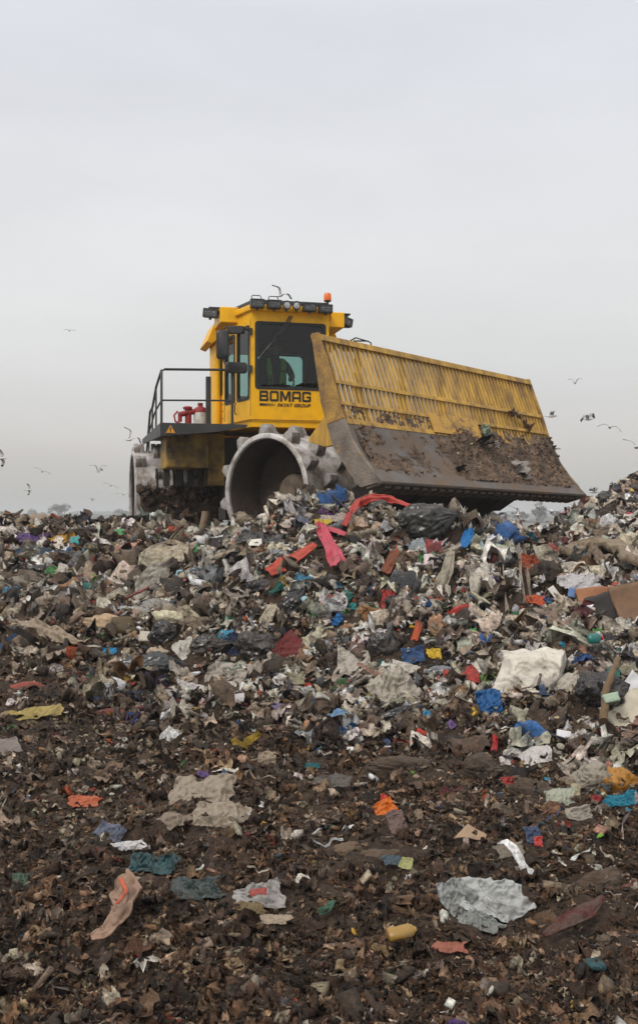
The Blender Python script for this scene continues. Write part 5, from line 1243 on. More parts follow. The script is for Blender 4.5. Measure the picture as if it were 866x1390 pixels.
board(812, 836, 46, 36, 'slate_sheet', 'dark slate grey sheet leaning over the reddish cardboard', 'sheet', (66, 62, 62), rot=18, tilt=66, th=.02, dirt=.12, lift=.24)
board(852, 834, 46, 62, 'brown_plank', 'broad weathered brown board at the right edge', 'board', (128, 98, 74), rot=14, tilt=62, th=.03, dirt=.4, lift=.16)
board(751, 813, 9, 24, 'white_card', 'white card standing left of the reddish cardboard', 'card', (222, 220, 214), rot=32, tilt=66, th=.006, dirt=.05, lift=.12)
board(773, 809, 10, 13, 'blue_white_card', 'small blue and white card between the standing card and the cardboard', 'card', (96, 128, 176), rot=-15, tilt=66, th=.004, dirt=.05, lift=.1)
# curved mattress-like foam roll
strip([(766, 776), (786, 764), (808, 758), (832, 760), (850, 776), (862, 792)], [18, 22, 24, 26, 30, 30], 'foam_strip', 'dirty beige foam mattress bent in an arch near the right edge', 'mattress', (150, 134, 112), lift=.22, amp=.10, dirt=.45, thick=.09, tw=.1)
sheet(786, 795, 56, 24, 'white_film', 'bright white film under the bent foam mattress', 'plastic film', (206, 204, 206), tilt=45, amp=.8, dirt=.12)
sheet(822, 792, 26, 18, 'white_film', 'small white film puff right of the bright film under the mattress', 'plastic film', (212, 210, 208), tilt=55, amp=.8, dirt=.1)
strip([(734, 742), (744, 758), (756, 774)], [14, 18, 12], 'red_tarp', 'brick red tarp draped over a dark sack on the right crest', 'tarp', (146, 60, 44), 'film', lift=.16, dirt=.2)
bag(744, 776, 28, 26, 'dark_sack', 'dark sack under the brick red tarp', 'sack', (54, 46, 42), 'cloth', rot=-50, dirt=.4)
sheet(720, 768, 30, 30, 'rust_sheet', 'rust orange cloth left of the brick red tarp', 'cloth', (150, 70, 42), 'cloth', tilt=60, dirt=.3)
sheet(770, 797, 20, 12, 'red_bag', 'red wrapper left of the bright film under the mattress', 'wrapper', (182, 40, 40), tilt=50, dirt=.1)
sheet(848, 796, 14, 16, 'magenta_bag', 'dark magenta wrapper right of the white film puff', 'wrapper', (130, 46, 70), tilt=60, dirt=.1)
sheet(740, 721, 30, 10, 'red_rag', 'dark red rag on the right crest under the distant tree', 'rag', (130, 34, 40), 'cloth', tilt=50, dirt=.2)
sheet(748, 864, 16, 14, 'yellow_wrapper', 'yellow wrapper in the loose litter below the white standing card', 'wrapper', (228, 190, 30), tilt=55, dirt=.03)
sheet(724, 818, 26, 12, 'orange_wrapper', 'orange wrapper left of the white standing card', 'wrapper', (206, 88, 40), tilt=55, dirt=.08)
sheet(808, 863, 12, 10, 'green_wrapper', 'green wrapper below the slate grey sheet', 'wrapper', (74, 180, 72), rot=20, tilt=55, dirt=.03)
sheet(702, 846, 22, 26, 'green_net', 'dark green net scrap hanging on the right slope', 'net', (30, 92, 52), 'cloth', tilt=60, dirt=.1, shape=.3)
sheet(768, 866, 34, 14, 'white_scrap', 'white curled scrap below the yellow wrapper', 'scrap', (216, 212, 202), rot=-14, tilt=45, dirt=.08)
bag(668, 876, 20, 18, 'blue_bundle', 'dark blue bundle above the huge white sack', 'bundle', (38, 62, 96), rot=10, dirt=.15)
sheet(736, 822, 22, 18, 'blue_pouch', 'blue pouch above the huge sack in tangled rags', 'pouch', (56, 74, 124), tilt=55, dirt=.1)
sheet(693, 748, 14, 18, 'blue_scrap', 'royal blue scrap among the hanging strips at the right crest', 'scrap', (70, 84, 160), tilt=65, dirt=.08)
for k, (a, b_, c_, rgb) in enumerate((((703, 745), (706, 790), (712, 832), (158, 142, 126)), ((710, 752), (716, 796), (720, 828), (134, 118, 104)), ((682, 778), (684, 808), (688, 846), (168, 154, 140)))):
    strip([a, b_, c_], 4.5 if k < 2 else 6, 'hanging_rag', ['pale long rag hanging furthest left of the two at the right crest', 'brown grey long rag hanging beside the pale one', 'knotted beige rag hanging lower on the right slope'][k], 'rag', rgb, lift=.10, amp=.8, dirt=.4, tw=2.2)
bag(822, 682, 30, 26, 'black_bag', 'black bag perched on the mound at the far right', 'bag', (34, 30, 30), rot=10, dirt=.3, knot=False)
bag(797, 706, 32, 24, 'black_bag', 'lower black bag at the foot of the far right mound', 'bag', (28, 25, 26), rot=38, dirt=.3, knot=False)
strip([(800, 722), (822, 704), (846, 690)], 9, 'dark_hose', 'dark torn liner running up the far right mound', 'liner', (58, 48, 42), lift=.15, dirt=.5)
sheet(853, 703, 11, 10, 'pink_wrapper', 'pink wrapper on the far right mound', 'wrapper', (206, 76, 104), tilt=60, dirt=.03)
board(822, 736, 15, 11, 'grey_card', 'pale green grey card above the bent foam mattress', 'card', (168, 170, 158), rot=-20, tilt=60, th=.01)
# ---- soil in front
sheet(268, 1078, 86, 40, 'clear_bag', 'large dull translucent bag lying on the soil at the lower left', 'bag', (170, 156, 138), rot=-10, tilt=30, amp=.5, dirt=.12, lift=.06, n=60, shape=.2, bulge=.15)
sheet(292, 1122, 76, 40, 'clear_bag', 'second translucent bag bunched in front of the large dull one', 'bag', (178, 164, 146), rot=-6, tilt=36, amp=.6, dirt=.12, lift=.08, n=60, shape=.2, bulge=.25)
sheet(236, 1123, 40, 18, 'torn_cloth', 'torn beige cloth scrap left of the two translucent bags', 'cloth scrap', (150, 134, 118), rot=10, tilt=35, dirt=.3, shape=.35)
sheet(274, 1057, 26, 10, 'purple_rag', 'purple rag just above the large translucent bag', 'rag', (108, 80, 136), tilt=45, dirt=.08)
sheet(120, 1098, 42, 18, 'orange_wrapper', 'crumpled orange wrapper on the soil at the left', 'wrapper', (198, 104, 66), rot=-6, tilt=38, dirt=.15, shape=.3)
sheet(152, 1138, 36, 28, 'blue_white_wrapper', 'faded blue and brown wrapper on the left soil', 'wrapper', (104, 112, 132), rot=-25, tilt=40, dirt=.3)
sheet(174, 1156, 44, 14, 'white_rag', 'twisted bright white rag on the left soil', 'rag', (206, 206, 208), 'cloth', rot=18, tilt=45, dirt=.05, shape=.35, amp=.8)
sheet(206, 1184, 64, 40, 'teal_bag', 'crumpled dark teal bag on the soil at the lower left', 'bag', (48, 84, 90), rot=6, tilt=42, amp=.8, dirt=.25, lift=.08, n=56)
sheet(262, 1216, 66, 28, 'grey_teal_film', 'grey teal film trailing right of the dark teal bag', 'plastic film', (74, 88, 88), rot=-4, tilt=34, amp=.7, dirt=.3, shape=.3)
strip([(160, 1222), (176, 1240), (168, 1264), (146, 1290), (124, 1300)], [40, 48, 34, 24, 10], 'orange_striped_bag', 'long beige bag with faint orange stripes at the bottom left', 'bag', (172, 140, 118), 'film', lift=.07, amp=.3, dirt=.2)
strip([(164, 1238), (172, 1256), (160, 1276)], 5, 'orange_ribbon', 'orange ribbon lying on the long beige bag', 'ribbon', (196, 96, 66), lift=.13, amp=.2, dirt=.15)
sheet(356, 1224, 66, 38, 'white_red_bag', 'torn white bag with red print at the bottom middle', 'bag', (176, 172, 170), rot=-4, tilt=38, amp=.6, dirt=.25, shape=.32, n=56)
sheet(352, 1228, 22, 9, 'red_print', 'small red wrapper lying on the torn white bag', 'wrapper', (178, 80, 74), rot=10, tilt=40, dirt=.2, lift=.1)
sheet(374, 1259, 42, 13, 'cream_scrap', 'cream curled scrap below the torn white bag', 'scrap', (184, 166, 144), tilt=35, dirt=.2)
sheet(340, 1243, 36, 15, 'mustard_scrap', 'mustard beige scrap left below the torn white bag', 'scrap', (128, 110, 74), tilt=35, dirt=.35)
sheet(524, 1110, 28, 42, 'orange_packet', 'vivid orange and yellow packet standing in the soil', 'packet', (226, 120, 30), rot=22, tilt=60, amp=.4, dirt=.03, lift=.08)
sheet(518, 1102, 10, 26, 'red_flap', 'red flap at the left edge of the vivid orange packet', 'flap', (206, 50, 28), rot=-6, tilt=60, dirt=.03, lift=.14)
sheet(541, 1130, 24, 42, 'mauve_rag', 'mauve grey rag below the vivid orange packet', 'rag', (116, 96, 92), 'cloth', rot=25, tilt=50, dirt=.2)
bag(472, 1146, 60, 34, 'brown_sack', 'crumpled brown grey sack left of the vivid orange packet', 'sack', (112, 94, 78), 'cloth', rot=14, dirt=.45, crease=.16, lift=-.06)
bag(520, 1154, 70, 34, 'brown_sack', 'low mud coloured sack just under the mauve grey rag', 'sack', (98, 82, 68), 'cloth', rot=4, dirt=.5, crease=.16, lift=-.07)
board(637, 1140, 44, 20, 'folded_card', 'folded tan card lying on the soil right of the middle', 'card', (164, 138, 112), rot=-8, tilt=40, th=.006, dirt=.2, lift=.06, warp=.08, cut=[(-.5, -.5), (.45, -.4), (.5, .0), (-.1, .5)])
sheet(690, 1162, 38, 18, 'grey_paper', 'dirty grey paper right of the folded tan card', 'paper', (140, 130, 114), rot=16, tilt=36, dirt=.35)
sheet(722, 1142, 20, 30, 'blue_red_wrapper', 'dark blue wrapper with a red corner in the right soil', 'wrapper', (62, 78, 110), rot=15, tilt=55, dirt=.15)
sheet(726, 1150, 12, 14, 'coral_scrap', 'coral red scrap under the dark blue wrapper', 'scrap', (200, 70, 64), tilt=55, dirt=.05, lift=.08)
sheet(620, 1234, 48, 62, 'grey_white_bag', 'torn grey white bag standing on edge at the bottom right', 'bag', (168, 172, 170), rot=24, tilt=58, amp=.8, dirt=.25, lift=.1, n=60, shape=.22)
sheet(668, 1234, 84, 48, 'white_plastic_bag', 'dirty white plastic bag spread at the bottom right', 'bag', (200, 203, 202), rot=-14, tilt=42, amp=.75, dirt=.25, lift=.09, n=64, shape=.18)
sheet(656, 1262, 44, 26, 'grey_flap', 'grey flap of film in front of the dirty white plastic bag', 'plastic film', (140, 144, 142), rot=-30, tilt=42, amp=.4, dirt=.3)
strip([(738, 1300), (770, 1280), (798, 1264), (818, 1246)], [6, 22, 20, 5], 'dark_red_board', 'dark red splintered board lying at the bottom right corner', 'board', (84, 30, 30), 'cloth', lift=.08, amp=.10, tw=.2, thick=.012, dirt=.6)
bag(744, 1240, 50, 44, 'brown_lump', 'rounded brown lump of matted fibre at the bottom right', 'lump', (94, 68, 46), 'cloth', rot=-40, dirt=.45, knot=False, lift=-.08)
bag(792, 1232, 52, 40, 'grey_stone', 'flat grey stone right of the rounded brown lump', 'stone', (116, 104, 84), 'cloth', rot=-20, dirt=.3, knot=False, crease=.03, lump=.18, lift=-.09)
bag(690, 1208, 70, 22, 'brown_roll', 'muddy brown roll lying above the dirty white plastic bag', 'roll', (78, 62, 50), 'cloth', rot=-10, dirt=.5, knot=False, lift=-.04)
bag(808, 1190, 40, 60, 'brown_boot', 'crushed brown boot like sack near the right edge', 'sack', (84, 66, 52), 'cloth', rot=-60, dirt=.5, lift=-.05)
bottle(547, 1287, 44, 20, 'yellow_tube', 'dirty yellow tube lying at the bottom middle', (160, 126, 58), None, rot=14, tilt=35, cat='tube', dirt=.3)
strip([(432, 1256), (446, 1250), (452, 1240)], [10, 12, 10], 'green_rag', 'slate and green rag at the bottom middle', 'rag', (56, 92, 74), lift=.05, dirt=.2)
sheet(610, 1296, 40, 16, 'salmon_scrap', 'salmon pink scrap at the bottom edge right of the yellow tube', 'scrap', (172, 104, 84), tilt=35, dirt=.2)
sheet(551, 1178, 16, 16, 'yellow_green_card', 'small pale yellow card right of the mud coloured sack', 'card', (180, 180, 120), rot=-20, tilt=50, dirt=.1)
sheet(534, 1176, 26, 13, 'slate_rag', 'slate blue rag left of the small pale yellow card', 'rag', (72, 88, 98), 'cloth', tilt=40, dirt=.2)
sheet(310, 957, 46, 11, 'white_stick', 'long thin white stick lying on dark soil near the toe', 'stick', (214, 210, 210), rot=10, tilt=35, amp=.05, dirt=.05, thick=.012, shape=.03, lift=.06)
sheet(262, 938, 40, 14, 'white_tissue', 'white tissue strip left above the long thin white stick', 'tissue', (206, 200, 198), rot=-16, tilt=45, dirt=.1, shape=.35)
sheet(394, 942, 28, 18, 'white_cup', 'crushed white cup right above the long thin white stick', 'cup', (206, 194, 184), rot=-8, tilt=60, amp=.8, dirt=.1)
sheet(418, 936, 12, 12, 'orange_scrap', 'glowing orange scrap right of the crushed white cup', 'scrap', (222, 82, 46), tilt=55, dirt=.03)
sheet(428, 954, 14, 11, 'white_label', 'square white label at the toe right of the crushed cup', 'label', (210, 204, 196), tilt=50, shape=.06, dirt=.05)
sheet(395, 926, 36, 16, 'beige_green_bag', 'beige bag with dark green cloth at the toe', 'bag', (164, 158, 130), rot=8, tilt=48, dirt=.25)
sheet(390, 968, 42, 9, 'purple_white_strip', 'purple and white strip in the soil below the crushed cup', 'plastic strip', (122, 106, 150), rot=-18, tilt=35, dirt=.2)
bag(30, 930, 60, 20, 'red_earth_lump', 'faded red sack flattened into the soil at the far left', 'sack', (150, 76, 66), 'cloth', rot=4, dirt=.4, lift=-.05, knot=False)
bag(158, 965, 44, 20, 'maroon_lump', 'faded maroon sack in the left soil below the black bag', 'sack', (110, 56, 50), 'cloth', rot=-4, dirt=.4, lift=-.04)
sheet(50, 975, 70, 14, 'yellow_straw', 'pale yellow straw like rag on the far left soil', 'rag', (168, 150, 90), 'cloth', rot=10, tilt=35, dirt=.35, shape=.3)
sheet(10, 1022, 34, 28, 'grey_board', 'flat grey card at the left edge of the soil', 'card', (140, 130, 124), rot=25, tilt=30, amp=.1, dirt=.25)
sheet(120, 926, 42, 10, 'green_rag', 'dark green rag on the left soil left of the black bag', 'rag', (24, 78, 62), 'cloth', rot=-6, tilt=45, dirt=.1)
sheet(84, 913, 26, 16, 'white_rag', 'white and grey rag on the left soil above the maroon sack', 'rag', (180, 170, 168), 'cloth', rot=-20, tilt=45, dirt=.2, shape=.35)
sheet(424, 1046, 24, 8, 'teal_rag', 'teal rag in the soil left of the long muddy sack', 'rag', (36, 92, 98), 'cloth', tilt=40, dirt=.15)
sheet(362, 1036, 24, 26, 'cream_paper', 'crumpled cream paper in the middle soil', 'paper', (166, 148, 126), tilt=50, amp=.7, dirt=.25)
sheet(448, 1068, 56, 18, 'grey_film', 'grey film sheet flattened in the soil below the teal rag', 'plastic film', (108, 102, 98), rot=12, tilt=32, dirt=.4)
sheet(30, 1205, 22, 30, 'green_film', 'dull green film loop at the bottom left', 'plastic film', (54, 82, 60), tilt=50, dirt=.3)
# litter on the blade
bw = lambda w, t, z: Vector(world_of(MF, np.array([PB(w, t, z)]))[0])
def on_blade(name, label, cat, w, z, sz, rgb, kind='film', off=.08, tmpl=0, rot=0.):
    t = float(np.interp(z, [p_[1] for p_ in FRONT][::-1], [p_[0] for p_ in FRONT][::-1])); c = bw(w, t + off, z)
    P = crumple_sheet(22, .6, .7, 5, hr_) * sz; B = basis(rot, 62, 40); P = P @ B.T + np.array(c)
    finish(P, grid_faces(22, 22), name, label, cat, hmat(rgb, kind, .15), thick=.003)
on_blade('white_disc', 'pale grey broken plate stuck in the soil on the blade', 'plate', 3.72, 2.36, .34, (176, 170, 164), rot=-60, off=.16)
on_blade('mint_bottle', 'mint green carton lying under the lower rail of the blade', 'carton', 3.30, 2.92, .20, (156, 178, 158), rot=75, off=.08)
on_blade('white_tag', 'small white scrap below the mint green carton on the blade', 'scrap', 3.32, 2.70, .13, (206, 202, 196), rot=-30, off=.14)
on_blade('black_scrap', 'black scrap left of the small white scrap on the blade', 'scrap', 3.12, 2.74, .22, (30, 28, 28), off=.12)
on_blade('black_scrap', 'black rag low on the near part of the blade', 'rag', 2.1, 2.26, .16, (28, 27, 28), off=.05)
for k, (w, z) in enumerate(((4.28, 3.30), (4.45, 3.24))):
    on_blade('snagged_rag', ['larger brown rag snagged on the mid rail of the blade', 'smaller grey rag snagged on the mid rail right of the brown one'][k], 'rag', w, z, .17 - .04 * k, ((92, 72, 54), (118, 100, 84))[k], 'cloth', off=.09, rot=30 - 80 * k)
on_blade('snagged_rag', 'thin brown rag drooping from the mid rail to the lower rail', 'rag', 4.72, 3.14, .22, (104, 80, 56), 'cloth', off=.05, rot=-50)
on_blade('snagged_rag', 'dark rag caught at the far end of the blade', 'rag', 5.30, 2.86, .20, (60, 46, 38), 'cloth', off=.02, rot=80)
# ================================================================== loose litter
bl = lambda X, Y: np.clip((-X - .16 * Y) / 1.2, -.25, .55) + np.clip((7.6 - Y) / 4, -.38, .30) - .08 * np.clip(X, -1, 2)
hp = lambda h, X, Y: h ** .8
litter('bag_litter', 'crumpled plastic bags of beige and grey packed over the heap', T_BAG, 5200, 4.6, 23, .08, .30, HEAPC, HEAPB, hp, FILM, 20, tilt=.9, lift=.05, gam=.3, browner=bl, up=.04, pw=2.2, smooth=True)
litter('plastic_litter', 'torn pieces of grey and beige plastic film all over the heap', T_SHEET, 36000, 4.4, 24, .05, .30, HEAPC, HEAPB, hp, FILM, 21, tilt=.85, lift=.16, gam=.4, browner=bl, up=.09, pw=2., smooth=True)
litter('rag_and_paper_litter', 'wads of soiled paper and rag mixed through the heap', T_WAD, 19000, 4.4, 24, .03, .13, HEAPC, HEAPB, hp, PAPER, 22, tilt=1.5, lift=.15, gam=.4, browner=bl, up=.08, pw=1.8, smooth=True)
litter('torn_strip_litter', 'torn strips and threads of film hanging over the heap', T_RIB, 16000, 4.0, 22, .10, .34, HEAPC, HEAPB, lambda h, X, Y: np.clip(h + .06, 0, 1), PAPER, 23, tilt=.8, lift=.10, gam=.5, browner=bl, up=.09)
litter('hard_scrap_litter', 'small cards, wood chips and packaging bits strewn over the heap', T_CHIP, 9000, 3.0, 22, .035, .12, HEAPC, HEAPB, lambda h, X, Y: np.clip(h * .9 + .10, 0, 1), PAPER, 24, tilt=1., lift=.12, gam=.6, browner=bl, up=.06)
litter('small_scraps', 'confetti of small torn scraps filling gaps in the heap', T_FLAKE, 42000, 4.2, 20, .025, .09, HEAPC, HEAPB, lambda h, X, Y: np.clip(h * .95 + .05, 0, 1), PAPER, 31, tilt=1.1, lift=.2, gam=.7, browner=bl, up=.10, smooth=True)
near_ = lambda h, X, Y: np.clip(1.05 - h * .85, 0, 1)
litter('soil_clods', 'dark brown crumbs and clods of damp soil', T_CLOD, 105000, 2.5, 13, .009, .045, SOILC, SOILC, near_, SOILM, 25, tilt=1.5, lift=.02, gam=1.3, ulim=.42, cat='soil', jit=.2, up=.01, pw=1.9, smooth=True, smal=.5)
litter('soiled_flakes', 'mud coloured shreds and flakes trodden into the soil', T_FLAKE, 140000, 2.5, 13, .013, .085, SOILC, HEAPB, near_, SOILM, 26, tilt=.75, lift=.10, gam=1.3, browner=lambda X, Y: -.42 + 0 * X, ulim=.42, jit=.2, up=.02, pw=1.8, smooth=True, smal=.5)
litter('muddy_wads', 'lumps of matted muddy fibre among the soil', T_WAD, 7000, 2.5, 13, .025, .10, SOILC, SOILC, near_, SOILM, 29, tilt=1.5, lift=.0, gam=1.3, ulim=.42, jit=.2, up=.01, pw=2.2, smooth=True, smal=.5)
litter('fibre_shreds', 'thin muddy fibres and twigs lying in the soil', T_RIB, 46000, 2.5, 13, .04, .15, SOILC, HEAPB, near_, SOILM, 27, tilt=.5, lift=.05, gam=1.3, browner=lambda X, Y: -.3 + 0 * X, ulim=.42, up=.03, smal=.5)
litter('scrap_film_in_soil', 'scattered dirty film scraps half trodden into the soil', T_SHEET, 4600, 2.8, 12, .035, .16, HEAPB, SOILC, lambda h, X, Y: 1 - h, FILM, 28, tilt=.6, lift=.05, gam=1.1, browner=lambda X, Y: 0 * X, ulim=.42, up=.02, smooth=True)
litter('film_strands', 'long crumpled strands of pale film twisted through the heap', T_TWIST, 9000, 4.4, 22, .05, .17, HEAPC, HEAPB, hp, FILM, 41, tilt=.8, lift=.06, gam=.4, browner=bl, up=.10, pw=1.8, smooth=True)
litter('muddy_strands', 'twisted muddy strands of rag lying over the soil', T_TWIST, 20000, 2.5, 12, .018, .09, SOILC, HEAPB, near_, SOILM, 42, tilt=.5, lift=.02, gam=1.3, browner=lambda X, Y: -.3 + 0 * X, ulim=.42, up=.03, pw=1.8, smooth=True, jit=.2, smal=.5)
PALE = [(5, (214, 208, 196)), (4, (236, 233, 228)), (4, (190, 180, 164)), (2, (170, 172, 172)), (1.5, (205, 190, 170)), (.8, (150, 160, 165))]
litter('pale_film_litter', 'larger pale carrier bags and film sheets spread over the heap', T_SHEET, 2100, 5, 20, .14, .40, PALE, HEAPC, hp, FILM, 51, tilt=.6, lift=.14, gam=.2, browner=lambda X, Y: -.3 + .3 * (X < -2), up=.06, pw=1.5, smooth=True)
DARK = [(5, (44, 42, 42)), (4, (60, 52, 46)), (3, (82, 68, 56)), (1.5, (34, 34, 36)), (1, (104, 90, 76))]
litter('dark_hollow_litter', 'black liners and dark rags sunk in the hollow on the left', T_SHEET + T_BAG, 9000, 10.5, 16, .10, .30, DARK, HEAPB,
       lambda h, X, Y: .8 * np.exp(-((X + .166 * Y) / .85) ** 2 - ((Y - 13.2) / 1.3) ** 2), FILM, 52, tilt=.8, lift=.12, gam=.1, browner=lambda X, Y: -.4 + 0 * X, up=.08, pw=1.6, smooth=True)
litter('matted_film', 'mud coated film and rag pressed flat into the trodden soil', T_SHEET, 23000, 2.6, 12, .05, .20, SOILC, HEAPB, near_, SOILM, 53, tilt=.45, lift=.06, gam=1.3, browner=lambda X, Y: -.35 + 0 * X, ulim=.42, up=.025, pw=1.9, smooth=True, jit=.15, smal=.5)
# ================================================================== gulls
GW = mat('gull_white_plumage', (.62, .62, .62), .8); GG = mat('gull_grey_plumage', (.32, .33, .35), .8); GK = mat('gull_black_tips', (.03, .03, .03), .8); GB = mat('gull_bill', (.35, .08, .03), .6)
def gull(px, py, Y, span, label, yaw=0., bank=0., flap=.3, pitch=0., droop=.25):
    """one continuous body with wings: fuselage rings, head, bill, fan tail, two jointed wings"""
    bm = bmesh.new(); mi = []
    rings = [(-.20, .012, .02), (-.15, .03, .035), (-.06, .052, .058), (.04, .058, .062), (.12, .045, .05), (.17, .034, .036), (.205, .036, .036), (.235, .024, .024), (.25, .009, .010), (.29, .004, .005)]
    n = 10; vs = []
    for y, a, b_ in rings:
        zc = .015 if .16 < y < .25 else 0
        vs.append([bm.verts.new((a * math.cos(2 * math.pi * k / n), -y, zc + b_ * math.sin(2 * math.pi * k / n))) for k in range(n)])
    for i in range(len(rings) - 1):
        for k in range(n):
            f = bm.faces.new((vs[i][k], vs[i][(k + 1) % n], vs[i + 1][(k + 1) % n], vs[i + 1][k])); f.material_index = 3 if i >= 8 else 0
    bm.faces.new(vs[0]); f = bm.faces.new(vs[-1][::-1]); f.material_index = 3
    # tail fan
    T = [(-.012, .17), (-.055, .31), (0, .325), (.055, .31), (.012, .17)]
    a = [bm.verts.new((x, y, .008)) for x, y in T]; b2 = [bm.verts.new((x, y, -.004)) for x, y in T]
    bm.faces.new(a); bm.faces.new(b2[::-1])
    for k in range(5): bm.faces.new((a[k], b2[k], b2[(k + 1) % 5], a[(k + 1) % 5]))
    # wings: sections from root to tip (x, leading y, trailing y, z)
    for s in (-1, 1):
        st = []
        for q in np.linspace(0, 1, 9):
            x = .03 + .47 * q; up = flap * math.sin(min(q, .45) / .45 * 1.57) * .22 - droop * max(0, q - .45) ** 1.3 * .45
            lead = -.09 - .05 * math.sin(min(q / .42, 1) * 1.57) + .17 * max(0, q - .42) ** 1.4 * 1.9; ch = .185 * (1 - .3 * q) * (1 if q < .9 else .5)
            if q > .99: ch = .02
            st.append((x * s, lead, lead + ch, .02 + up))
        rows = []
        for x, l, t, z in st:
            rows.append([bm.verts.new((x, l, z)), bm.verts.new((x, l * .7 + t * .3, z + .014)), bm.verts.new((x, t, z + .002)), bm.verts.new((x, l * .7 + t * .3, z - .006))])
        for i in range(8):
            for k in range(4):
                f = bm.faces.new((rows[i][k], rows[i][(k + 1) % 4], rows[i + 1][(k + 1) % 4], rows[i + 1][k]))
                f.material_index = 2 if i >= 6 else (1 if k in (0, 1) else 0)
        bm.faces.new(rows[0]); bm.faces.new(rows[-1])
    bmesh.ops.recalc_face_normals(bm, faces=bm.faces)
    me = bpy.data.meshes.new('gull'); bm.to_mesh(me); bm.free()
    for q in (GW, GG, GK, GB): me.materials.append(q)
    me.shade_smooth(); o = bpy.data.objects.new('gull', me); COL.objects.link(o)
    x, z = (px - 433) / FOC * Y, CAMZ - (py - 697) / FOC * Y
    o.matrix_world = Matrix.Translation((x, Y, z)) @ Matrix.Rotation(R(yaw), 4, 'Z') @ Matrix.Rotation(R(pitch), 4, 'X') @ Matrix.Rotation(R(bank), 4, 'Y') @ Matrix.Scale(span, 4)
    tag(o, label, 'gull', 'gulls wheeling over the heap')
gull(381, 401, 38, .95, 'gull with raised grey wing just above the cab roof lamps', yaw=30, bank=28, flap=.8, droop=.2)
gull(95, 449, 90, 1., 'tiny lone gull high in the sky at the left', yaw=20)
gull(780, 520, 62, .9, 'gull gliding highest right of the blade top', yaw=150, flap=1.2)
gull(748, 565, 46, .95, 'grey winged gull just right of the blade end', yaw=80, flap=.9, droop=1.0, bank=4)
gull(798, 569, 42, .95, 'white gull with arched wings, left one of the overlapping pair', yaw=40, flap=.9, droop=1.3, bank=-12)
gull(827, 580, 40, .95, 'white gull below the arched one with drooping right wing', yaw=160, flap=.3, droop=.9, bank=-14)
gull(863, 607, 32, .95, 'gull cut by the right edge above the mound', yaw=150, bank=-25, flap=.4)
gull(858, 648, 34, .95, 'dark winged gull low at the right edge above the mound', yaw=80, flap=.5)
gull(752, 609, 44, .95, 'gull wing tip showing past the far end of the blade', yaw=110, flap=.1, bank=-6)
gull(805, 668, 40, .85, 'gull just right of the blade cutting edge tip', yaw=60, flap=.9, droop=.9)
gull(684, 685, 40, .95, 'thin gliding gull below the blade underside', yaw=-10, bank=24, flap=.1, droop=0)
gull(702, 699, 52, .7, 'small dark gull below the blade with wings folded up', yaw=80, bank=75, flap=.6)
gull(748, 694, 33, 1., 'wide winged gull flying toward the viewer above the distant tree', yaw=180, flap=-.15, droop=-.7)
gull(752, 710, 44, .9, 'gull flying low over the crest right of the distant tree', yaw=30, flap=.6, droop=.6)
gull(695, 710, 48, .7, 'gull low over the crest under the blade at the left', yaw=60, bank=-40, flap=.7)
gull(176, 597, 40, .95, 'white gull beside the platform rail, one wing straight up', yaw=35, bank=40, flap=1.3, droop=.3)
gull(58, 640, 55, .9, 'pale gull gliding above the distant trees at the left', yaw=20, bank=22, flap=.3)
gull(39, 665, 62, .8, 'dark gull diving above the far left crest', yaw=100, bank=60, flap=.5)
gull(2, 622, 45, .9, 'gull cut off by the left edge', yaw=90, bank=60)
gull(151, 659, 50, .75, 'dark slim gull left of the rear wheel', yaw=10, bank=20, flap=.1)
gull(134, 640, 55, .9, 'gull with raised wings left of the rear wheel, uppermost of three', yaw=30, flap=1.6, droop=.2)
gull(126, 679, 80, .7, 'tiny dark gull just above the horizon left of the rear wheel', yaw=70, flap=.8)
gull(168, 671, 46, .7, 'gull touching the outline of the rear wheel', yaw=20, flap=.2)
gull(138, 638, 70, .8, 'small gull half behind the raised wing gull at the left', yaw=100, flap=.4)

# ================================================================== far trees
BARK = mat('winter_bark', (.085, .07, .06), .9, vary=.2)
TWIG = mat('winter_twigs', (.11, .095, .085), .9, vary=.25)
def bare_tree(px, Y, hgt, wid, label, seed, base=-4.0, dens=1.0, name='bare_tree'):
    r = random.Random(seed); x = (px - 433) / FOC * Y
    root = empty(name, (x, Y, base)); tag(root, label, 'tree')
    tr_ = MB(); tw = MB()
    def grow(p, d, L, rad, lvl):
        q = p + d * L; tr_.tube([p, p.lerp(q, .5) + Vector((r.uniform(-1, 1), r.uniform(-1, 1), 0)) * L * .04, q], [rad, rad * .85, rad * .7], 5 if lvl < 2 else 4, caps=False)
        if lvl >= 4:
            for _ in range(int(7 * dens)):
                e = (d + Vector((r.uniform(-1, 1), r.uniform(-1, 1), r.uniform(-.5, 1))) * .9).normalized() * L * r.uniform(.7, 1.5)
                s = e.cross(Vector((r.uniform(-1, 1), r.uniform(-1, 1), r.uniform(-1, 1)))).normalized() * .05
                m_ = q + e * .5 + Vector((r.uniform(-1, 1), r.uniform(-1, 1), r.uniform(-1, 1))) * .1 * L
                k = len(tw.v); tw.add([q - s, q + s, m_ + s, m_ - s, q + e], [(0, 1, 2, 3), (3, 2, 4)])
            return
        for _ in range(3 if lvl else 5):
            e = (d * .8 + Vector((r.uniform(-1, 1) * wid, r.uniform(-1, 1) * wid, r.uniform(-.15, .6)))).normalized()
            grow(q if r.random() < .6 else p.lerp(q, .7), e, L * r.uniform(.62, .84), rad * .6, lvl + 1)
    grow(Vector((0, 0, 0)), Vector((0, 0, 1)), hgt * .25, hgt * .022, 0)
    t_ = tr_.build('trunk', BARK, root); c = tw.build('crown', TWIG, root)
    return root
bare_tree(82, 430, 14.5, .95, 'round bare tree on the hazy plain at the left', 3, dens=1.6)
bare_tree(730, 330, 11.5, .75, 'tallest bare tree on the plain under the blade tip', 5, dens=1.3)
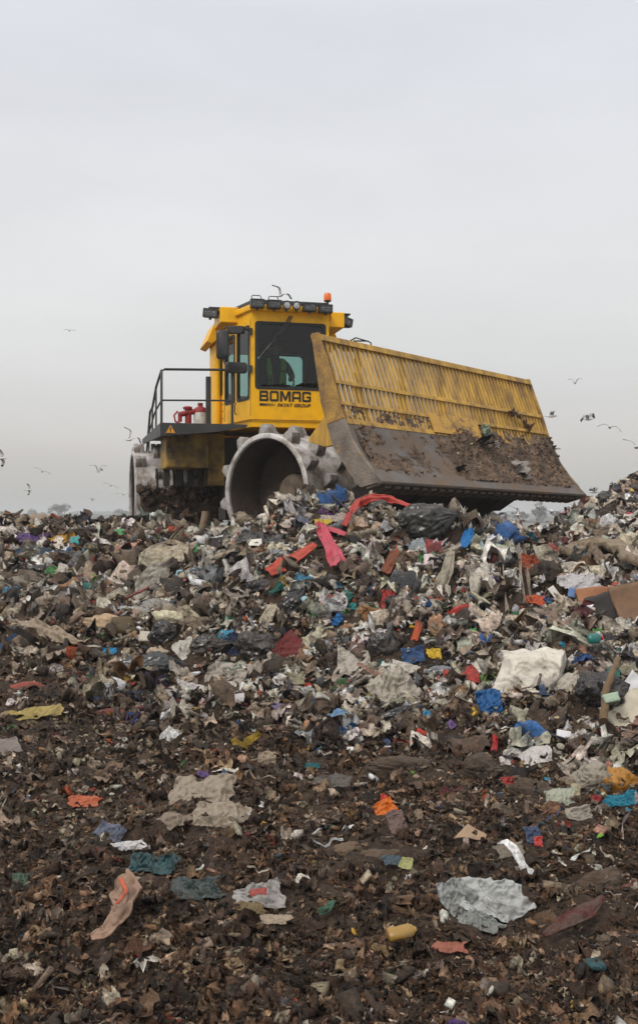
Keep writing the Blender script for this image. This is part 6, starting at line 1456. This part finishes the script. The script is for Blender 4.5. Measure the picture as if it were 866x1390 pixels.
bare_tree(762, 340, 8.6, .85, 'lower bare tree right of the tallest one under the blade', 8, dens=1.3)
bare_tree(706, 350, 9.0, .9, 'bushy bare tree left of the tallest one under the blade', 9, dens=1.3)
bare_tree(684, 370, 8.0, .9, 'small bushy tree furthest left under the blade', 12)
bare_tree(42, 620, 11, .9, 'low hazy tree left of the round bare tree', 14)
bare_tree(166, 560, 10.5, .9, 'small dark tree beside the rear wheel on the horizon', 15)
# far-off woods
def woods(name, label, Y, x0, x1, h0, seed, step=9.):
    r = np.random.default_rng(seed); V_, F_ = [], []; k = 0; x = x0
    while x < x1:
        hh = h0 * (.6 + .6 * r.random()) * (1 + .45 * math.sin(x * .011 + seed)); w = step * (1.0 + .9 * r.random())
        P = wad(ICO2, r, .35) * np.array([w * 2, w * 2, hh * 2.0]) + np.array([x, Y + 60 * r.random(), -4 + hh * .45]); V_.append(P); F_.append(ICO2[1] + k); k += len(P); x += step * (.5 + .6 * r.random())
    o = np_mesh(name, np.concatenate(V_), [np.concatenate(F_)], mat('winter_wood', (.06, .062, .05), .95, vary=.3)); tag(o, label, 'woods', kind='stuff')
woods('distant_woods', 'hazy band of far woods along the horizon', 1150, -900, 900, 9.5, 2)
woods('distant_hedgerow', 'hazy hedgerow crossing the plain in front of the woods', 620, -480, 480, 3.4, 4, step=6)
# ================================================================== air, light, sky, camera
m = bpy.data.materials.new('haze'); m.use_nodes = True; nt = m.node_tree; nt.nodes.clear()
out = nd(nt, 'ShaderNodeOutputMaterial'); pv = nd(nt, 'ShaderNodeVolumePrincipled')
pv.inputs['Color'].default_value = (.84, .87, .91, 1); pv.inputs['Density'].default_value = .0011; pv.inputs['Anisotropy'].default_value = 0.2
nt.links.new(pv.outputs[0], out.inputs['Volume'])
HTOP = 14.0
mb = MB(); mb.box(-1500, 1500, -60, 5100, -7.5, HTOP)
hz = mb.build('haze', m); tag(hz, 'thin cold haze hanging over the plain', 'haze', kind='stuff')

SUN_EL, SUN_AZ = 42., 215.       # compass-like, measured from +Y clockwise: behind the camera to the left
sun = bpy.data.lights.new('sun', 'SUN'); sun.energy = 1.5; sun.angle = R(13); sun.color = (1., .93, .83)
so = bpy.data.objects.new('sun', sun); COL.objects.link(so)
d = Vector((math.sin(R(SUN_AZ)) * math.cos(R(SUN_EL)), math.cos(R(SUN_AZ)) * math.cos(R(SUN_EL)), math.sin(R(SUN_EL))))
so.rotation_euler = d.to_track_quat('Z', 'Y').to_euler(); so.location = d * 50
w = bpy.data.worlds.new('World'); scene.world = w; w.use_nodes = True; nt = w.node_tree
bg = nt.nodes['Background']; bg.inputs['Strength'].default_value = .1
sky = nd(nt, 'ShaderNodeTexSky'); sky.sky_type = 'NISHITA'; sky.sun_disc = False; sky.sun_elevation = R(SUN_EL); sky.sun_rotation = R(SUN_AZ); sky.dust_density = 3.
tc = nd(nt, 'ShaderNodeTexCoord'); sx = nd(nt, 'ShaderNodeSeparateXYZ'); nt.links.new(tc.outputs['Generated'], sx.inputs[0])
# overcast sheet: grey, brighter half way up, faint bluish openings
cr = nd(nt, 'ShaderNodeValToRGB'); nt.links.new(sx.outputs[2], cr.inputs[0])
E = cr.color_ramp.elements
def K(v, rgb): return (*[c * 10 for c in lin(*rgb)], 1)
E[0].position = 0.; E[0].color = K(0, (190, 189, 184)); E[1].position = 1.; E[1].color = (15.6, 14.9, 14.1, 1)       # an overcast sky is brightest overhead
for p_, c_ in ((.015, (191, 190, 186)), (.05, (204, 200, 196)), (.072, (211, 207, 204)), (.11, (211, 210, 208)), (.152, (218, 218, 216)), (.239, (228, 228, 228)), (.334, (227, 228, 231)), (.435, (221, 223, 229))):
    e = E.new(p_); e.color = (*[q * 1.05 for q in K(0, c_)[:3]], 1)
mp = nd(nt, 'ShaderNodeMapping'); mp.inputs['Scale'].default_value = (1.2, 1.2, 3.6); nt.links.new(tc.outputs['Generated'], mp.inputs[0])
nz = nd(nt, 'ShaderNodeTexNoise', Scale=1.6, Detail=5., Roughness=.55); nt.links.new(mp.outputs[0], nz.inputs['Vector'])
v = nt.nodes.new('ShaderNodeMapRange'); v.inputs[1].default_value = .25; v.inputs[2].default_value = .75; v.inputs[3].default_value = .95; v.inputs[4].default_value = 1.13
nt.links.new(nz.outputs[0], v.inputs[0])
vm = nd(nt, 'ShaderNodeVectorMath', operation='SCALE'); nt.links.new(cr.outputs[0], vm.inputs[0]); nt.links.new(v.outputs[0], vm.inputs['Scale'])
c = mixc(nt, .10, vm.outputs[0], sky.outputs[0])
nt.links.new(c, bg.inputs[0])

cam = bpy.data.cameras.new('camera'); co = bpy.data.objects.new('camera', cam); COL.objects.link(co); scene.camera = co
co.location = (0, 0, CAMZ); co.rotation_euler = (R(90), 0, 0)
cam.sensor_fit = 'VERTICAL'; cam.sensor_height = 36; cam.lens = 36 * FOC / 1390; cam.clip_end = 9000; cam.clip_start = .05
cam.shift_y = (695 - 697) / 1390 * -1
scene.view_settings.view_transform = 'Standard'; scene.view_settings.look = 'None'; scene.view_settings.exposure = 0; scene.view_settings.gamma = 1
scene.cycles.max_bounces = 6; scene.cycles.diffuse_bounces = 3; scene.cycles.glossy_bounces = 3; scene.cycles.transparent_max_bounces = 12; scene.cycles.volume_bounces = 1
scene.cycles.volume_step_rate = 4
scene.cycles.use_denoising = True
